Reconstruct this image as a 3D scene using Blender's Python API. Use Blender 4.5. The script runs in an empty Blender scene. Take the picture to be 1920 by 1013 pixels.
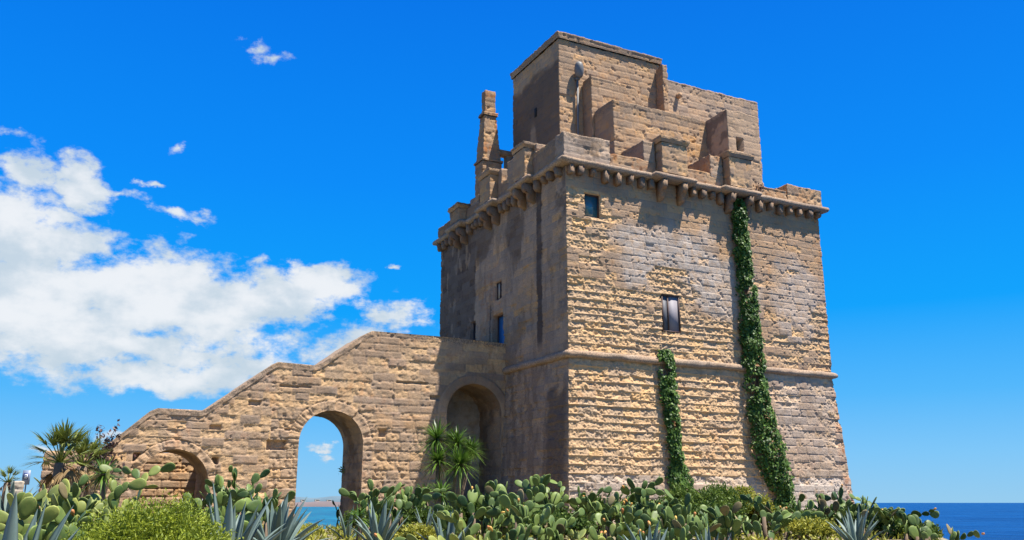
import bpy, math, random
import numpy as np
from mathutils import Vector, Matrix

scene = bpy.context.scene
COL = scene.collection
R_ = math.radians

# ------------------------------------------------------------------ camera
HEAD, TILT, EYE = R_(63), math.atan(436 / 1670.0), 1.7
FWD = np.array([math.cos(HEAD), math.sin(HEAD), 0.0])
RGT = np.array([math.sin(HEAD), -math.cos(HEAD), 0.0])
CAM = -(30 * FWD + 1.92 * RGT)
cd = bpy.data.cameras.new('camera')
cam = bpy.data.objects.new('camera', cd)
COL.objects.link(cam)
cd.sensor_fit = 'HORIZONTAL'; cd.sensor_width = 36.0; cd.lens = 1670 / 1920 * 36
cd.clip_start = 0.1; cd.clip_end = 30000
cam.location = (CAM[0], CAM[1], EYE)
cam.rotation_euler = (R_(90) + TILT, 0, HEAD - R_(90))
scene.camera = cam

# ------------------------------------------------------------------ sun and sky
SUN = Vector((0.9, -1.0, 3.2)).normalized()
sd = bpy.data.lights.new('sun', 'SUN'); sd.energy = 5.0; sd.angle = R_(0.5); sd.color = (1.0, 0.955, 0.87)
so = bpy.data.objects.new('sun', sd); COL.objects.link(so)
so.rotation_euler = SUN.to_track_quat('Z', 'Y').to_euler(); so.location = (20, -20, 60)
vs = scene.view_settings
vs.view_transform = 'Standard'; vs.look = 'None'; vs.gamma = 1.0; vs.use_curve_mapping = False
vs.exposure = 1.0

world = bpy.data.worlds.new('World'); scene.world = world; world.use_nodes = True
wt = world.node_tree; wt.nodes.clear()
def W(tp, **kw):
    n = wt.nodes.new(tp)
    for k, v in kw.items(): setattr(n, k, v)
    return n
def math_node(tree, op, a=None, b=None, clamp=False):
    n = tree.nodes.new('ShaderNodeMath'); n.operation = op; n.use_clamp = clamp
    for i, v in enumerate((a, b)):
        if v is None: continue
        if isinstance(v, (int, float)): n.inputs[i].default_value = v
        else: tree.links.new(v, n.inputs[i])
    return n.outputs[0]
sky = W('ShaderNodeTexSky', sky_type='NISHITA', sun_disc=False)
sky.sun_elevation = math.asin(SUN.z); sky.sun_rotation = math.atan2(SUN.x, SUN.y)
sky.altitude = 0; sky.air_density = 1.0; sky.dust_density = 0.3; sky.ozone_density = 3.0
geo = W('ShaderNodeTexCoord')
sep = W('ShaderNodeSeparateXYZ'); wt.links.new(geo.outputs['Generated'], sep.inputs[0])
az = math_node(wt, 'ARCTAN2', sep.outputs[1], sep.outputs[0])
el = math_node(wt, 'ARCSINE', sep.outputs[2])
air = W('ShaderNodeValToRGB'); cr = air.color_ramp      # clear dry air: colour by elevation, mixed with the physical sky
STOPS = [(0.0, (.30, .60, .86)), (.05, (.20, .56, .94)), (.11, (.08, .47, .97)), (.2, (.0, .36, .98)), (.34, (.0, .26, .95)), (.56, (0, .165, .80)), (.75, (0, .07, .38)), (1.0, (0, .05, .28))]
while len(cr.elements) < len(STOPS): cr.elements.new(.5)
for e_, (p_, c_) in zip(cr.elements, STOPS): e_.position = p_; e_.color = (*c_, 1)
wt.links.new(sep.outputs[2], air.inputs[0])
airs = W('ShaderNodeVectorMath', operation='SCALE'); wt.links.new(air.outputs[0], airs.inputs[0]); airs.inputs['Scale'].default_value = 5.0
tint = W('ShaderNodeMix', data_type='RGBA'); tint.inputs[0].default_value = .985
wt.links.new(sky.outputs[0], tint.inputs[6]); wt.links.new(airs.outputs[0], tint.inputs[7])
comb = W('ShaderNodeCombineXYZ'); wt.links.new(az, comb.inputs[0]); wt.links.new(math_node(wt, 'MULTIPLY', el, 1.5), comb.inputs[1])
def noise(tree, vec, scale, detail=6, rough=0.55, dist=0.0):
    n = tree.nodes.new('ShaderNodeTexNoise'); n.inputs['Scale'].default_value = scale
    n.inputs['Detail'].default_value = detail; n.inputs['Roughness'].default_value = rough
    n.inputs['Distortion'].default_value = dist
    if vec is not None: tree.links.new(vec, n.inputs['Vector'])
    return n
def ramp(tree, fac, a, b):
    n = tree.nodes.new('ShaderNodeMapRange'); n.interpolation_type = 'SMOOTHSTEP'
    tree.links.new(fac, n.inputs[0]); n.inputs[1].default_value = a; n.inputs[2].default_value = b
    return n.outputs[0]
n1 = noise(wt, comb.outputs[0], 9.0, 9, 0.6)
n2 = noise(wt, comb.outputs[0], 34.0, 8, 0.62)
# cloud bank towards the west of the tower: azimuth, elevation, half widths (radians)
CLOUDS = [(1.604, .196, .11, .075), (1.634, .272, .062, .048), (1.597, .25, .075, .045), (1.484, .207, .133, .058),
          (1.363, .212, .088, .043), (1.318, .232, .045, .03), (1.245, .207, .036, .016), (1.51, .155, .15, .03),
          (1.416, .167, .131, .028), (1.476, .128, .115, .018), (1.402, .136, .09, .022), (1.302, .163, .082, .022),
          (1.215, .19, .05, .011), (1.57, .315, .04, .03), (1.63, .325, .03, .022), (1.395, .481, .026, .014),
          (1.5, .362, .016, .011), (1.532, .309, .028, .009), (1.469, .296, .03, .009), (1.494, .326, .016, .005),
          (1.406, .251, .022, .011), (1.237, .26, .008, .005), (1.575, .05, .023, .007), (1.297, .056, .02, .004),
          (1.31, .085, .019, .006), (1.291, .047, .013, .005), (1.511, .067, .022, .007), (1.05, .17, .05, .005),
          (1.27, .178, .08, .026), (1.235, .2, .04, .02), (1.225, .186, .06, .014), (1.29, .225, .05, .028), (1.43, .2, .1, .045), (1.56, .165, .1, .04), (2.1, .3, .3, .12), (2.6, .2, .3, .08), (-.6, .25, .4, .08), (-2.0, .3, .5, .1)]
n4 = noise(wt, comb.outputs[0], 11.0, 6, .6); sp4 = W('ShaderNodeSeparateColor'); wt.links.new(n4.outputs['Color'], sp4.inputs[0])
azw = math_node(wt, 'ADD', az, math_node(wt, 'MULTIPLY', math_node(wt, 'SUBTRACT', sp4.outputs[0], .5), .13))
elw = math_node(wt, 'ADD', el, math_node(wt, 'MULTIPLY', math_node(wt, 'SUBTRACT', sp4.outputs[1], .5), .07))
field = None
for ca, ce, ra, re in CLOUDS:
    u = math_node(wt, 'MULTIPLY', math_node(wt, 'SUBTRACT', azw, ca), 1 / ra)
    v = math_node(wt, 'MULTIPLY', math_node(wt, 'SUBTRACT', elw, ce), 1 / re)
    d2 = math_node(wt, 'ADD', math_node(wt, 'MULTIPLY', u, u), math_node(wt, 'MULTIPLY', v, v))
    st_ = 1.7 if re > .028 else 1.2 if re > .0165 else .85
    f = math_node(wt, 'MULTIPLY', math_node(wt, 'SUBTRACT', 1.0, math_node(wt, 'SQRT', d2)), st_)
    f = math_node(wt, 'MAXIMUM', f, -1.2)
    field = f if field is None else math_node(wt, 'MAXIMUM', field, f)
nz = math_node(wt, 'ADD', math_node(wt, 'MULTIPLY', math_node(wt, 'SUBTRACT', n1.outputs[0], 0.5), 2.3),
               math_node(wt, 'MULTIPLY', math_node(wt, 'SUBTRACT', n2.outputs[0], 0.5), 2.4))
dens = math_node(wt, 'ADD', field, nz)
alpha = ramp(wt, dens, 0.0, 0.85)
n3 = noise(wt, comb.outputs[0], 13.0, 7, 0.55)
shade = ramp(wt, math_node(wt, 'ADD', n3.outputs[0], math_node(wt, 'MULTIPLY', dens, 0.1)), 0.45, 0.76)
ccol = W('ShaderNodeMix', data_type='RGBA'); wt.links.new(shade, ccol.inputs[0])
CLOUD_LUM = 4.4
ccol.inputs[6].default_value = (0.66 * CLOUD_LUM, 0.78 * CLOUD_LUM, 0.88 * CLOUD_LUM, 1)
ccol.inputs[7].default_value = (1.0 * CLOUD_LUM, 1.03 * CLOUD_LUM, 1.06 * CLOUD_LUM, 1)
mixc = W('ShaderNodeMix', data_type='RGBA'); wt.links.new(math_node(wt, 'MULTIPLY', alpha, 0.96), mixc.inputs[0])
wt.links.new(tint.outputs[2], mixc.inputs[6]); wt.links.new(ccol.outputs[2], mixc.inputs[7])
bg = W('ShaderNodeBackground'); bg.inputs[1].default_value = 0.1
wt.links.new(mixc.outputs[2], bg.inputs[0])
wo = W('ShaderNodeOutputWorld'); wt.links.new(bg.outputs[0], wo.inputs[0])

# ------------------------------------------------------------------ helpers
def spot(px, d):
    """a point of the garden: bearing as read from the picture (pixels of the 1920 wide frame), distance d ahead"""
    lat = (px - 960) / 1728.0 * d
    p = CAM + FWD * d + RGT * lat
    return float(p[0]), float(p[1])
def ztop(py, d):
    dy = (506.5 - py) / 1670.0
    return EYE + d * (math.sin(TILT) + dy * math.cos(TILT)) / (math.cos(TILT) - dy * math.sin(TILT))

def sstep(x, a, b):
    t = np.clip((x - a) / (b - a), 0, 1); return t * t * (3 - 2 * t)
_tabs = {}
def vn(x, y, s, seed):
    T = _tabs.get(seed)
    if T is None: T = _tabs[seed] = np.random.default_rng(seed).random((128, 128))
    x = np.asarray(x) / s + seed * 7.31; y = np.asarray(y) / s + seed * 3.77
    xi = np.floor(x).astype(int); yi = np.floor(y).astype(int)
    fx = x - xi; fy = y - yi; fx = fx * fx * (3 - 2 * fx); fy = fy * fy * (3 - 2 * fy)
    a = T[xi & 127, yi & 127]; b = T[(xi + 1) & 127, yi & 127]; c = T[xi & 127, (yi + 1) & 127]; d = T[(xi + 1) & 127, (yi + 1) & 127]
    return (a * (1 - fx) + b * fx) * (1 - fy) + (c * (1 - fx) + d * fx) * fy
def fbm(x, y, s, seed, o=4, g=0.5):
    r = 0; a = 1; t = 0
    for i in range(o):
        r = r + a * vn(x, y, s, seed + i); t += a; a *= g; s *= 0.5
    return r / t
def cn(x, y, s, seed):
    """broken facets: a constant per warped cell"""
    T = _tabs.get(seed)
    if T is None: T = _tabs[seed] = np.random.default_rng(seed).random((128, 128))
    wx = x + .7 * s * (vn(x, y, s * .8, seed + 1) - .5) * 2; wy = y + .7 * s * (vn(x, y, s * .8, seed + 2) - .5) * 2
    return T[np.floor(wx / s + seed * 1.7).astype(int) & 127, np.floor(wy / (s * .7) + seed * 2.3).astype(int) & 127]
def ridge(x, y, s, seed, o=3):
    r = 0; a = 1; t = 0
    for i in range(o):
        r = r + a * (1 - np.abs(2 * vn(x, y, s, seed + i) - 1)); t += a; a *= 0.5; s *= 0.5
    return r / t

def link(o, parent=None):
    COL.objects.link(o)
    if parent is not None: o.parent = parent
    return o
def tag(o, label=None, cat=None, group=None, kind=None):
    if label: o['label'] = label
    if cat: o['category'] = cat
    if group: o['group'] = group
    if kind: o['kind'] = kind
    return o
def empty(name, loc, label, cat, group=None):
    o = bpy.data.objects.new(name, None); o.location = loc; link(o); o.empty_display_size = 0.3
    return tag(o, label, cat, group)
def build(name, V, quads=None, tris=None, mat=None, parent=None, attrs=None, smooth=False, loc=None):
    """one mesh object from numpy arrays; V in world space, shifted to the parent's origin"""
    V = np.asarray(V, float).reshape(-1, 3)
    off = np.array(parent.location if parent is not None and loc is None else (loc or (0, 0, 0)), float)
    if parent is not None and parent.parent is not None: off = off + np.array(parent.parent.location)
    V = V - off
    me = bpy.data.meshes.new(name)
    fl, st = [], []
    n = 0
    for F, k in ((quads, 4), (tris, 3)):
        if F is None or len(F) == 0: continue
        F = np.asarray(F, int).reshape(-1, k); fl.append(F.ravel()); st.append(n + np.arange(len(F)) * k); n += F.size
    fl = np.concatenate(fl); st = np.concatenate(st)
    me.vertices.add(len(V)); me.vertices.foreach_set('co', V.ravel())
    me.loops.add(len(fl)); me.loops.foreach_set('vertex_index', fl.astype(np.int32))
    me.polygons.add(len(st)); me.polygons.foreach_set('loop_start', st.astype(np.int32))
    me.update(calc_edges=True); me.validate()
    if attrs:
        for k, a in attrs.items():
            at = me.attributes.new(k, 'FLOAT', 'POINT'); at.data.foreach_set('value', np.asarray(a, np.float32).ravel())
    if smooth: me.polygons.foreach_set('use_smooth', np.ones(len(me.polygons), bool))
    if mat: me.materials.append(mat)
    o = bpy.data.objects.new(name, me)
    if parent is None and loc is not None: o.location = loc
    return link(o, parent)

class MB:
    """collects pieces of one mesh"""
    def __init__(s): s.v = []; s.q = []; s.t = []; s.a = []; s.n = 0
    def add(s, V, q=None, t=None, a=0.5):
        V = np.asarray(V, float).reshape(-1, 3)
        if q is not None and len(q): s.q.append(np.asarray(q, int).reshape(-1, 4) + s.n)
        if t is not None and len(t): s.t.append(np.asarray(t, int).reshape(-1, 3) + s.n)
        s.v.append(V); s.a.append(np.broadcast_to(np.asarray(a, float), (len(V),)).copy()); s.n += len(V)
    def box(s, x0, x1, y0, y1, z0, z1, a=0.5):
        V = [(x, y, z) for z in (z0, z1) for y in (y0, y1) for x in (x0, x1)]
        s.add(V, [(0, 2, 3, 1), (4, 5, 7, 6), (0, 1, 5, 4), (2, 6, 7, 3), (0, 4, 6, 2), (1, 3, 7, 5)], a=a)
    def tube(s, pts, rad, n=8, a=0.5, cap=True):
        P = np.asarray(pts, float); m = len(P); rad = np.broadcast_to(np.asarray(rad, float), (m,))
        T = np.gradient(P, axis=0); T /= np.linalg.norm(T, axis=1)[:, None] + 1e-9
        ref = np.array([0, 0, 1.0]) if abs(T[0][2]) < .9 else np.array([1.0, 0, 0])
        A = np.cross(T, ref); A /= np.linalg.norm(A, axis=1)[:, None] + 1e-9; B = np.cross(T, A)
        th = np.arange(n) * 2 * math.pi / n
        V = (P[:, None] + rad[:, None, None] * (np.cos(th)[None, :, None] * A[:, None] + np.sin(th)[None, :, None] * B[:, None])).reshape(-1, 3)
        q = [(i * n + j, i * n + (j + 1) % n, (i + 1) * n + (j + 1) % n, (i + 1) * n + j) for i in range(m - 1) for j in range(n)]
        t = []
        if cap:
            V = np.vstack([V, P[0], P[-1]])
            t = [(m * n, (j + 1) % n, j) for j in range(n)] + [(m * n + 1, (m - 1) * n + j, (m - 1) * n + (j + 1) % n) for j in range(n)]
        s.add(V, q, t, a)
    def make(s, name, mat, parent=None, smooth=False, loc=None):
        return build(name, np.vstack(s.v), np.vstack(s.q) if s.q else None, np.vstack(s.t) if s.t else None, mat, parent,
                     {'tone': np.concatenate(s.a)}, smooth, loc)

# ------------------------------------------------------------------ materials
def newmat(name):
    m = bpy.data.materials.new(name); m.use_nodes = True
    t = m.node_tree; b = t.nodes['Principled BSDF']
    return m, t, b
def attr(t, n):
    a = t.nodes.new('ShaderNodeAttribute'); a.attribute_name = n; return a.outputs['Fac']
def mixrgb(t, fac, a, b, mode='MIX'):
    n = t.nodes.new('ShaderNodeMix'); n.data_type = 'RGBA'; n.blend_type = mode
    if isinstance(fac, (int, float)): n.inputs[0].default_value = fac
    else: t.links.new(fac, n.inputs[0])
    for i, v in ((6, a), (7, b)):
        if isinstance(v, tuple): n.inputs[i].default_value = (*v, 1) if len(v) == 3 else v
        else: t.links.new(v, n.inputs[i])
    return n.outputs[2]
def stone_mat(name='limestone', c1=(.455, .285, .16), c2=(.355, .23, .137), grime=0.35):
    m, t, b = newmat(name)
    tc = t.nodes.new('ShaderNodeTexCoord').outputs['Object']
    big = noise(t, tc, 0.7, 5, .6).outputs[0]; mid = noise(t, tc, 3.5, 6, .65).outputs[0]; fine = noise(t, tc, 22, 6, .7).outputs[0]
    c = mixrgb(t, ramp(t, big, .35, .65), c1, c2)
    c = mixrgb(t, ramp(t, mid, .45, .75), c, (.48, .26, .115))
    c = mixrgb(t, math_node(t, 'MULTIPLY', attr(t, 'erosion'), .7), c, (.63, .405, .21))
    c = mixrgb(t, math_node(t, 'MULTIPLY', attr(t, 'patina'), ramp(t, mid, .25, .6)), c, (.50, .405, .325))
    tone = attr(t, 'tone')
    hsv = t.nodes.new('ShaderNodeHueSaturation'); t.links.new(c, hsv.inputs['Color'])
    t.links.new(math_node(t, 'ADD', math_node(t, 'MULTIPLY', tone, .5), .76), hsv.inputs['Value'])
    t.links.new(math_node(t, 'ADD', math_node(t, 'MULTIPLY', tone, .3), .8), hsv.inputs['Saturation'])
    c = hsv.outputs[0]
    c = mixrgb(t, math_node(t, 'MULTIPLY', ramp(t, fine, .52, .74), grime), c, (.2, .15, .1))
    c = mixrgb(t, math_node(t, 'MULTIPLY', attr(t, 'rust'), ramp(t, mid, .4, .65)), c, (.40, .16, .055))
    c = mixrgb(t, math_node(t, 'MULTIPLY', attr(t, 'lichen'), ramp(t, fine, .38, .6)), c, (.155, .12, .09))
    c = mixrgb(t, attr(t, 'stain_shade'), c, (.085, .061, .05))
    t.links.new(c, b.inputs['Base Color']); b.inputs['Roughness'].default_value = .95; b.inputs['Specular IOR Level'].default_value = .15
    bp = t.nodes.new('ShaderNodeBump'); bp.inputs['Strength'].default_value = .7; bp.inputs['Distance'].default_value = .025
    t.links.new(math_node(t, 'ADD', fine, math_node(t, 'MULTIPLY', noise(t, tc, 60, 3, .6).outputs[0], .5)), bp.inputs['Height'])
    t.links.new(bp.outputs[0], b.inputs['Normal'])
    return m
STONE = stone_mat()
def flat_mat(name, col, rough=.6, metal=0.0, var=.15, scale=8, spec=.4):
    m, t, b = newmat(name)
    tc = t.nodes.new('ShaderNodeTexCoord').outputs['Object']
    n = noise(t, tc, scale, 5, .6).outputs[0]
    c = mixrgb(t, n, tuple(x * (1 - var) for x in col), tuple(min(1, x * (1 + var)) for x in col))
    t.links.new(c, b.inputs['Base Color']); b.inputs['Roughness'].default_value = rough; b.inputs['Metallic'].default_value = metal
    b.inputs['Specular IOR Level'].default_value = spec
    return m
def leaf_mat(name, dark, light, rough=.45, trans=.25, spec=.4, fleck=None):
    m, t, b = newmat(name)
    tc = t.nodes.new('ShaderNodeTexCoord').outputs['Object']
    n = noise(t, tc, 9, 4, .6).outputs[0]
    f = math_node(t, 'ADD', attr(t, 'tone'), math_node(t, 'MULTIPLY', math_node(t, 'SUBTRACT', n, .5), .5), clamp=True)
    c = mixrgb(t, f, dark, light)
    if fleck: c = mixrgb(t, math_node(t, 'MULTIPLY', ramp(t, noise(t, tc, 38, 3, .7).outputs[0], .56, .72), .5), c, fleck)
    t.links.new(c, b.inputs['Base Color']); b.inputs['Roughness'].default_value = rough; b.inputs['Specular IOR Level'].default_value = spec
    if trans > 0:
        out = t.nodes['Material Output']; tr = t.nodes.new('ShaderNodeBsdfTranslucent'); t.links.new(c, tr.inputs[0])
        ms = t.nodes.new('ShaderNodeMixShader'); ms.inputs[0].default_value = trans
        t.links.new(b.outputs[0], ms.inputs[1]); t.links.new(tr.outputs[0], ms.inputs[2]); t.links.new(ms.outputs[0], out.inputs[0])
    return m
PAD = leaf_mat('cactus_skin', (.02, .055, .016), (.18, .245, .055), .5, 0, .3, (.24, .20, .09))
PADY = leaf_mat('pale_cactus_skin', (.05, .10, .025), (.31, .33, .075), .5, 0, .3, (.30, .2, .09))
PADD = leaf_mat('dry_cactus_skin', (.09, .07, .03), (.28, .23, .12), .8, 0, .2, (.08, .05, .03))
BARK = flat_mat('woody_stem', (.17, .12, .08), .95, var=.4, scale=14)
FRUIT = leaf_mat('cactus_fruit', (.45, .16, .05), (.65, .40, .08), .5, 0)
AGV = leaf_mat('agave_leaf', (.045, .08, .068), (.20, .265, .235), .5, 0, .3)
YUC = leaf_mat('yucca_leaf', (.03, .08, .012), (.17, .28, .035), .4, .2)
PALM = leaf_mat('palm_frond', (.06, .10, .02), (.27, .30, .06), .5, .2)
DRY = leaf_mat('dry_frond', (.16, .10, .05), (.36, .24, .10), .8, .1)
SHR = leaf_mat('juniper_spray', (.06, .11, .01), (.34, .39, .03), .6, .3)
SHD = leaf_mat('dark_spray', (.035, .08, .012), (.17, .24, .035), .6, .25)
YLW = leaf_mat('yellowish_leaf', (.15, .18, .02), (.45, .42, .06), .6, .3)
IVY = leaf_mat('ivy_leaf', (.018, .05, .008), (.15, .26, .035), .5, .15, .3)
RED = leaf_mat('purple_leaf', (.04, .03, .03), (.12, .06, .055), .5, .2)
GLASS, _t, _b = newmat('window_glass'); _b.inputs['Base Color'].default_value = (.03, .085, .10, 1); _b.inputs['Roughness'].default_value = .12; _b.inputs['Specular IOR Level'].default_value = .8
_tc = _t.nodes.new('ShaderNodeTexCoord').outputs['Object']; _t.links.new(mixrgb(_t, noise(_t, _tc, 3).outputs[0], (.035, .11, .13), (.07, .2, .22)), _b.inputs['Base Color'])
CURT = flat_mat('grey_curtain_glass', (.26, .235, .25), .65, var=.12, scale=3)
CURTD = flat_mat('dark_curtain_glass', (.11, .11, .12), .6, var=.2, scale=3)
WOOD = flat_mat('brown_wood', (.07, .035, .025), .6, var=.3)
BLUE = flat_mat('blue_paint', (.03, .16, .33), .5, var=.2)
METAL = flat_mat('galvanised_steel', (.17, .165, .16), .6, .2, var=.2)
RUST = flat_mat('pale_railing_paint', (.34, .34, .34), .6)
DARK = flat_mat('dark_void', (.02, .017, .015), .9)
WHITE = flat_mat('white_paint', (.75, .76, .78), .5, var=.05)
NAVY = flat_mat('navy_sign_paint', (.012, .03, .16), .5, var=.05)
PLAST = flat_mat('whitewashed_stone', (.42, .36, .28), .9, var=.15)
SHUT = flat_mat('pale_shutter', (.40, .35, .27), .8, var=.15)

# ------------------------------------------------------------------ masonry field
def courses(h, z, seed, hmin, hmax, lmin, lmax):
    rng = np.random.default_rng(seed)
    ze = np.cumsum(rng.uniform(hmin, hmax, 130)) - 8.0
    r = np.searchsorted(ze, z); z0 = ze[r - 1]; z1 = ze[r]
    ch = z1 - z0; t = (z - z0) / ch
    nb = int(70 / lmin)
    rr = np.random.default_rng(seed + 1)
    le = np.cumsum(rr.uniform(lmin, lmax, (130, nb)), axis=1) - 22.0
    idx = np.zeros(h.shape, int); du = np.zeros(h.shape)
    for k in np.unique(r):
        m = r == k; e = le[k]; i = np.searchsorted(e, h[m]); i = np.clip(i, 1, nb - 1)
        idx[m] = i; du[m] = np.minimum(h[m] - e[i - 1], e[i] - h[m])
    tab = np.random.default_rng(seed + 2).random((130, nb, 4))
    rnd = tab[r, idx]
    return t, ch, du, rnd
def stone(h, z, E, seed, hmin=.27, hmax=.35, lmin=.42, lmax=.8, depth=1.0, style='ledge', joint=.02):
    """relief (metres, outward) of coursed masonry; E is 0 for dressed, 1 for deeply weathered"""
    wz = z + .018 * (fbm(h, z, 1.1, seed + 5, 2) - .5) * 2
    wh = h + .02 * (fbm(h, z, .5, seed + 8, 2) - .5) * 2
    t, ch, du, rnd = courses(wh, wz, seed, hmin, hmax, lmin, lmax)
    up = (1 - t) * ch; dn = t * ch
    dj = np.minimum(np.minimum(up, dn), du)
    mid = fbm(h, z, .22, seed + 11, 4) - .5; fine = fbm(h, z, .09, seed + 17, 3) - .5
    rg = ridge(h, z, .22, seed + 23, 3)
    E = np.clip(E + .8 * (rnd[..., 0] - .5) + .75 * (fbm(h, z, 1.3, seed + 31, 3) - .5), 0, 1)
    E = sstep(E, .25, .75)
    jm = 1 - sstep(dj, .008, .028)
    chip = cn(h, z, .11, seed + 71) * .6 + cn(h, z, .05, seed + 81) * .4 - .5
    sm = -joint * jm + (rnd[..., 1] - .5) * .016 + mid * .012 + fine * .01 + chip * .008
    pits = sstep(fbm(h, z, .13, seed + 41, 2), .66, .76)
    sm = sm - pits * .035 * (rnd[..., 2] > .5)
    if style == 'ledge':
        prof = (.3 + .7 * t ** .8) * (.018 + .042 * rnd[..., 3])
        hold = np.maximum(1 - sstep(up, .018, .04), .55 * (1 - sstep(du, .015, .04)) * (rnd[..., 1] > .35))
        hold = hold * sstep(vn(h, z * 3, .5, seed + 51), .12, .3)
        er = -prof * (1 - hold) + (mid * .03 + fine * .03 + chip * .05 - (rg - .5) * .03 - .035 * sstep(fbm(h, z, .16, seed + 61, 2), .58, .7)) * (1 - .8 * hold)
    else:
        er = -.02 - .03 * jm + (mid * .025 + fine * .03 + chip * .034 - (rg - .5) * .02) - pits * .04
    d = sm * (1 - E) + er * E * depth
    return d, rnd[..., 0] * .6 + rnd[..., 2] * .25 + .08 + chip * .25 + mid * .2, E
def attrs0(n): return {k: np.zeros(n) for k in ('tone', 'erosion', 'patina', 'stain_shade', 'lichen', 'rust')}

def masonry(name, r0, r1, z0, z1, field=None, res=(.05, .2, .3, .05), zres=.05, parent=None, mat=None, top=True, seed=1,
            E=0.15, lichen_top=.35, style='pit', ztop_f=None, hs=(.27, .35), ls=(.42, .8), stain_shade=None, rust=0.0, patina=0.0, topz=None):
    """four weathered faces (and a top) between a bottom rectangle r0 and a top rectangle r1 = (x0, x1, y0, y1)"""
    sides, ts = [], []
    L = (r0[1] - r0[0], r0[3] - r0[2], r0[1] - r0[0], r0[3] - r0[2])
    for s in range(4):
        n = max(2, int(math.ceil(L[s] / res[s])))
        sides.append(np.full(n, s)); ts.append(np.arange(n) / n)
    side = np.concatenate(sides); t = np.concatenate(ts); n = len(side)
    nz = max(2, int(math.ceil((z1 - z0) / zres)))
    w = np.linspace(0, 1, nz + 1)[:, None]
    def rect(i): return r0[i] + (r1[i] - r0[i]) * w
    x0, x1, y0, y1 = (rect(i) for i in range(4))
    tt = t[None, :]; ss = side[None, :]
    X = np.select([ss == 0, ss == 1, ss == 2, ss == 3], [x0 + (x1 - x0) * tt, x1 + 0 * tt, x1 + (x0 - x1) * tt, x0 + 0 * tt])
    Y = np.select([ss == 0, ss == 1, ss == 2, ss == 3], [y0 + 0 * tt, y0 + (y1 - y0) * tt, y1 + 0 * tt, y1 + (y0 - y1) * tt])
    Z = np.broadcast_to(z0 + (z1 - z0) * w, X.shape) + (.0 if not top else .09 * w ** 6 * (fbm(X * 1.3 + Y, Y * 1.1 - X * .3, .35, seed + 77, 3) - .6))
    if ztop_f is not None: Z = z0 + w * (ztop_f(X, Y) - z0)
    NX = np.array([0, 1, 0, -1.])[side]; NY = np.array([-1., 0, 1, 0])[side]
    cor = t == 0
    PX = np.array([-1., 0, 1, 0])[side]; PY = np.array([0, -1., 0, 1])[side]   # normal of the side before
    NX = np.where(cor, NX + PX, NX); NY = np.where(cor, NY + PY, NY)
    H = np.where((ss == 0) | (ss == 2), X, Y)
    A = attrs0(X.shape)
    if field is not None: D = field(ss + 0 * X.astype(int), H, Z, A)
    else:
        D, tone, er = stone(H + ss * 3.3, Z, E, seed, hs[0], hs[1], ls[0], ls[1], style=style)
        A['tone'] = tone; A['erosion'] = er * .6
        A['lichen'] = lichen_top * sstep(Z + .5 * fbm(H, Z, .5, seed + 3), z1 - .35, z1 + .2)
        A['rust'] = rust * sstep(fbm(H, Z, .8, seed + 4), .45, .6); A['patina'] = patina + 0 * X
        if stain_shade: A['stain_shade'] = stain_shade(ss, H, Z)
    X = X + NX[None] * D; Y = Y + NY[None] * D
    V = np.stack([X, Y, Z], -1).reshape(-1, 3)
    i = np.arange(nz)[:, None] * n; j = np.arange(n)[None, :]; jn = (j + 1) % n
    q = np.stack([i + j, i + jn, i + n + jn, i + n + j], -1).reshape(-1, 4)
    A = {k: np.broadcast_to(v, X.shape).reshape(-1) for k, v in A.items()}
    tr = None
    if top:
        cx, cy = (r1[0] + r1[1]) / 2, (r1[2] + r1[3]) / 2
        lastx, lasty, lastz = X[-1], Y[-1], Z[-1]
        sx_ = max(.5, 1 - .1 / (r1[1] - r1[0])); sy_ = max(.5, 1 - .1 / (r1[3] - r1[2]))
        ix = cx + (lastx - cx) * sx_; iy = cy + (lasty - cy) * sy_
        iz = (lastz if ztop_f is None else ztop_f(ix, iy)) + .02 + .03 * (vn(ix * 1.7, iy * 2.3, .3, seed + 6) - .5)
        cxx = cx + (lastx - cx) * .02; cyy = cy + (lasty - cy) * .02
        cz = iz * 0 + (z1 if ztop_f is None else float(np.mean(iz))) + .02
        if ztop_f is not None: cz = ztop_f(cxx, cyy) + .02
        V = np.vstack([V, np.stack([ix, iy, iz], -1), np.stack([cxx, cyy, cz], -1)])
        for kk in range(2):
            b = (nz + kk) * n; jj = np.arange(n); jn2 = (jj + 1) % n
            q = np.vstack([q, np.stack([b + jj, b + jn2, b + n + jn2, b + n + jj], -1)])
        for k in A: A[k] = np.concatenate([A[k], A[k][-n:], A[k][-n:]])
        A['lichen'][-2 * n:] = .5
    return build(name, V, q, None, mat or STONE, parent, A)

# ------------------------------------------------------------------ setting: ground, sea, far coast
def ell_(x, y): return 1 - np.sqrt(((x + 7.6) / 3.2) ** 2 + ((y - 7) / 6.5) ** 2)
def ground_z(x, y):
    x = np.asarray(x, float); y = np.asarray(y, float)
    dx, dy = x - CAM[0], y - CAM[1]
    f = dx * FWD[0] + dy * FWD[1]; l = dx * RGT[0] + dy * RGT[1]
    z = .15 + .8 * sstep(f, 5, 25) + .12 * (fbm(x, y, 3, 301, 3) - .5)
    right = l - (9.2 + np.clip(f - 20, 0, 14) * .36 + np.clip(f - 34, 0, 30) * .1)
    z = z - .55 * sstep(ell_(x, y), 0, .35)
    z = z - 4.2 * sstep(right, 0, 5)
    wfar = 1 - sstep(l / np.maximum(f, 1), -.44, -.36)
    lim = np.where(l > 0, 49, 31.5) + 3 * (fbm(x, y, 9, 305, 2) - .5); lim = lim * (1 - wfar) + 70 * wfar
    back = np.where(f > 5, f - lim, -9)
    z = z - 4.2 * sstep(back, 0, 6)
    return z
gx = np.concatenate([np.linspace(-75, -24, 90), np.linspace(-23.7, 22, 190), np.linspace(22.5, 60, 50)])
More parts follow.
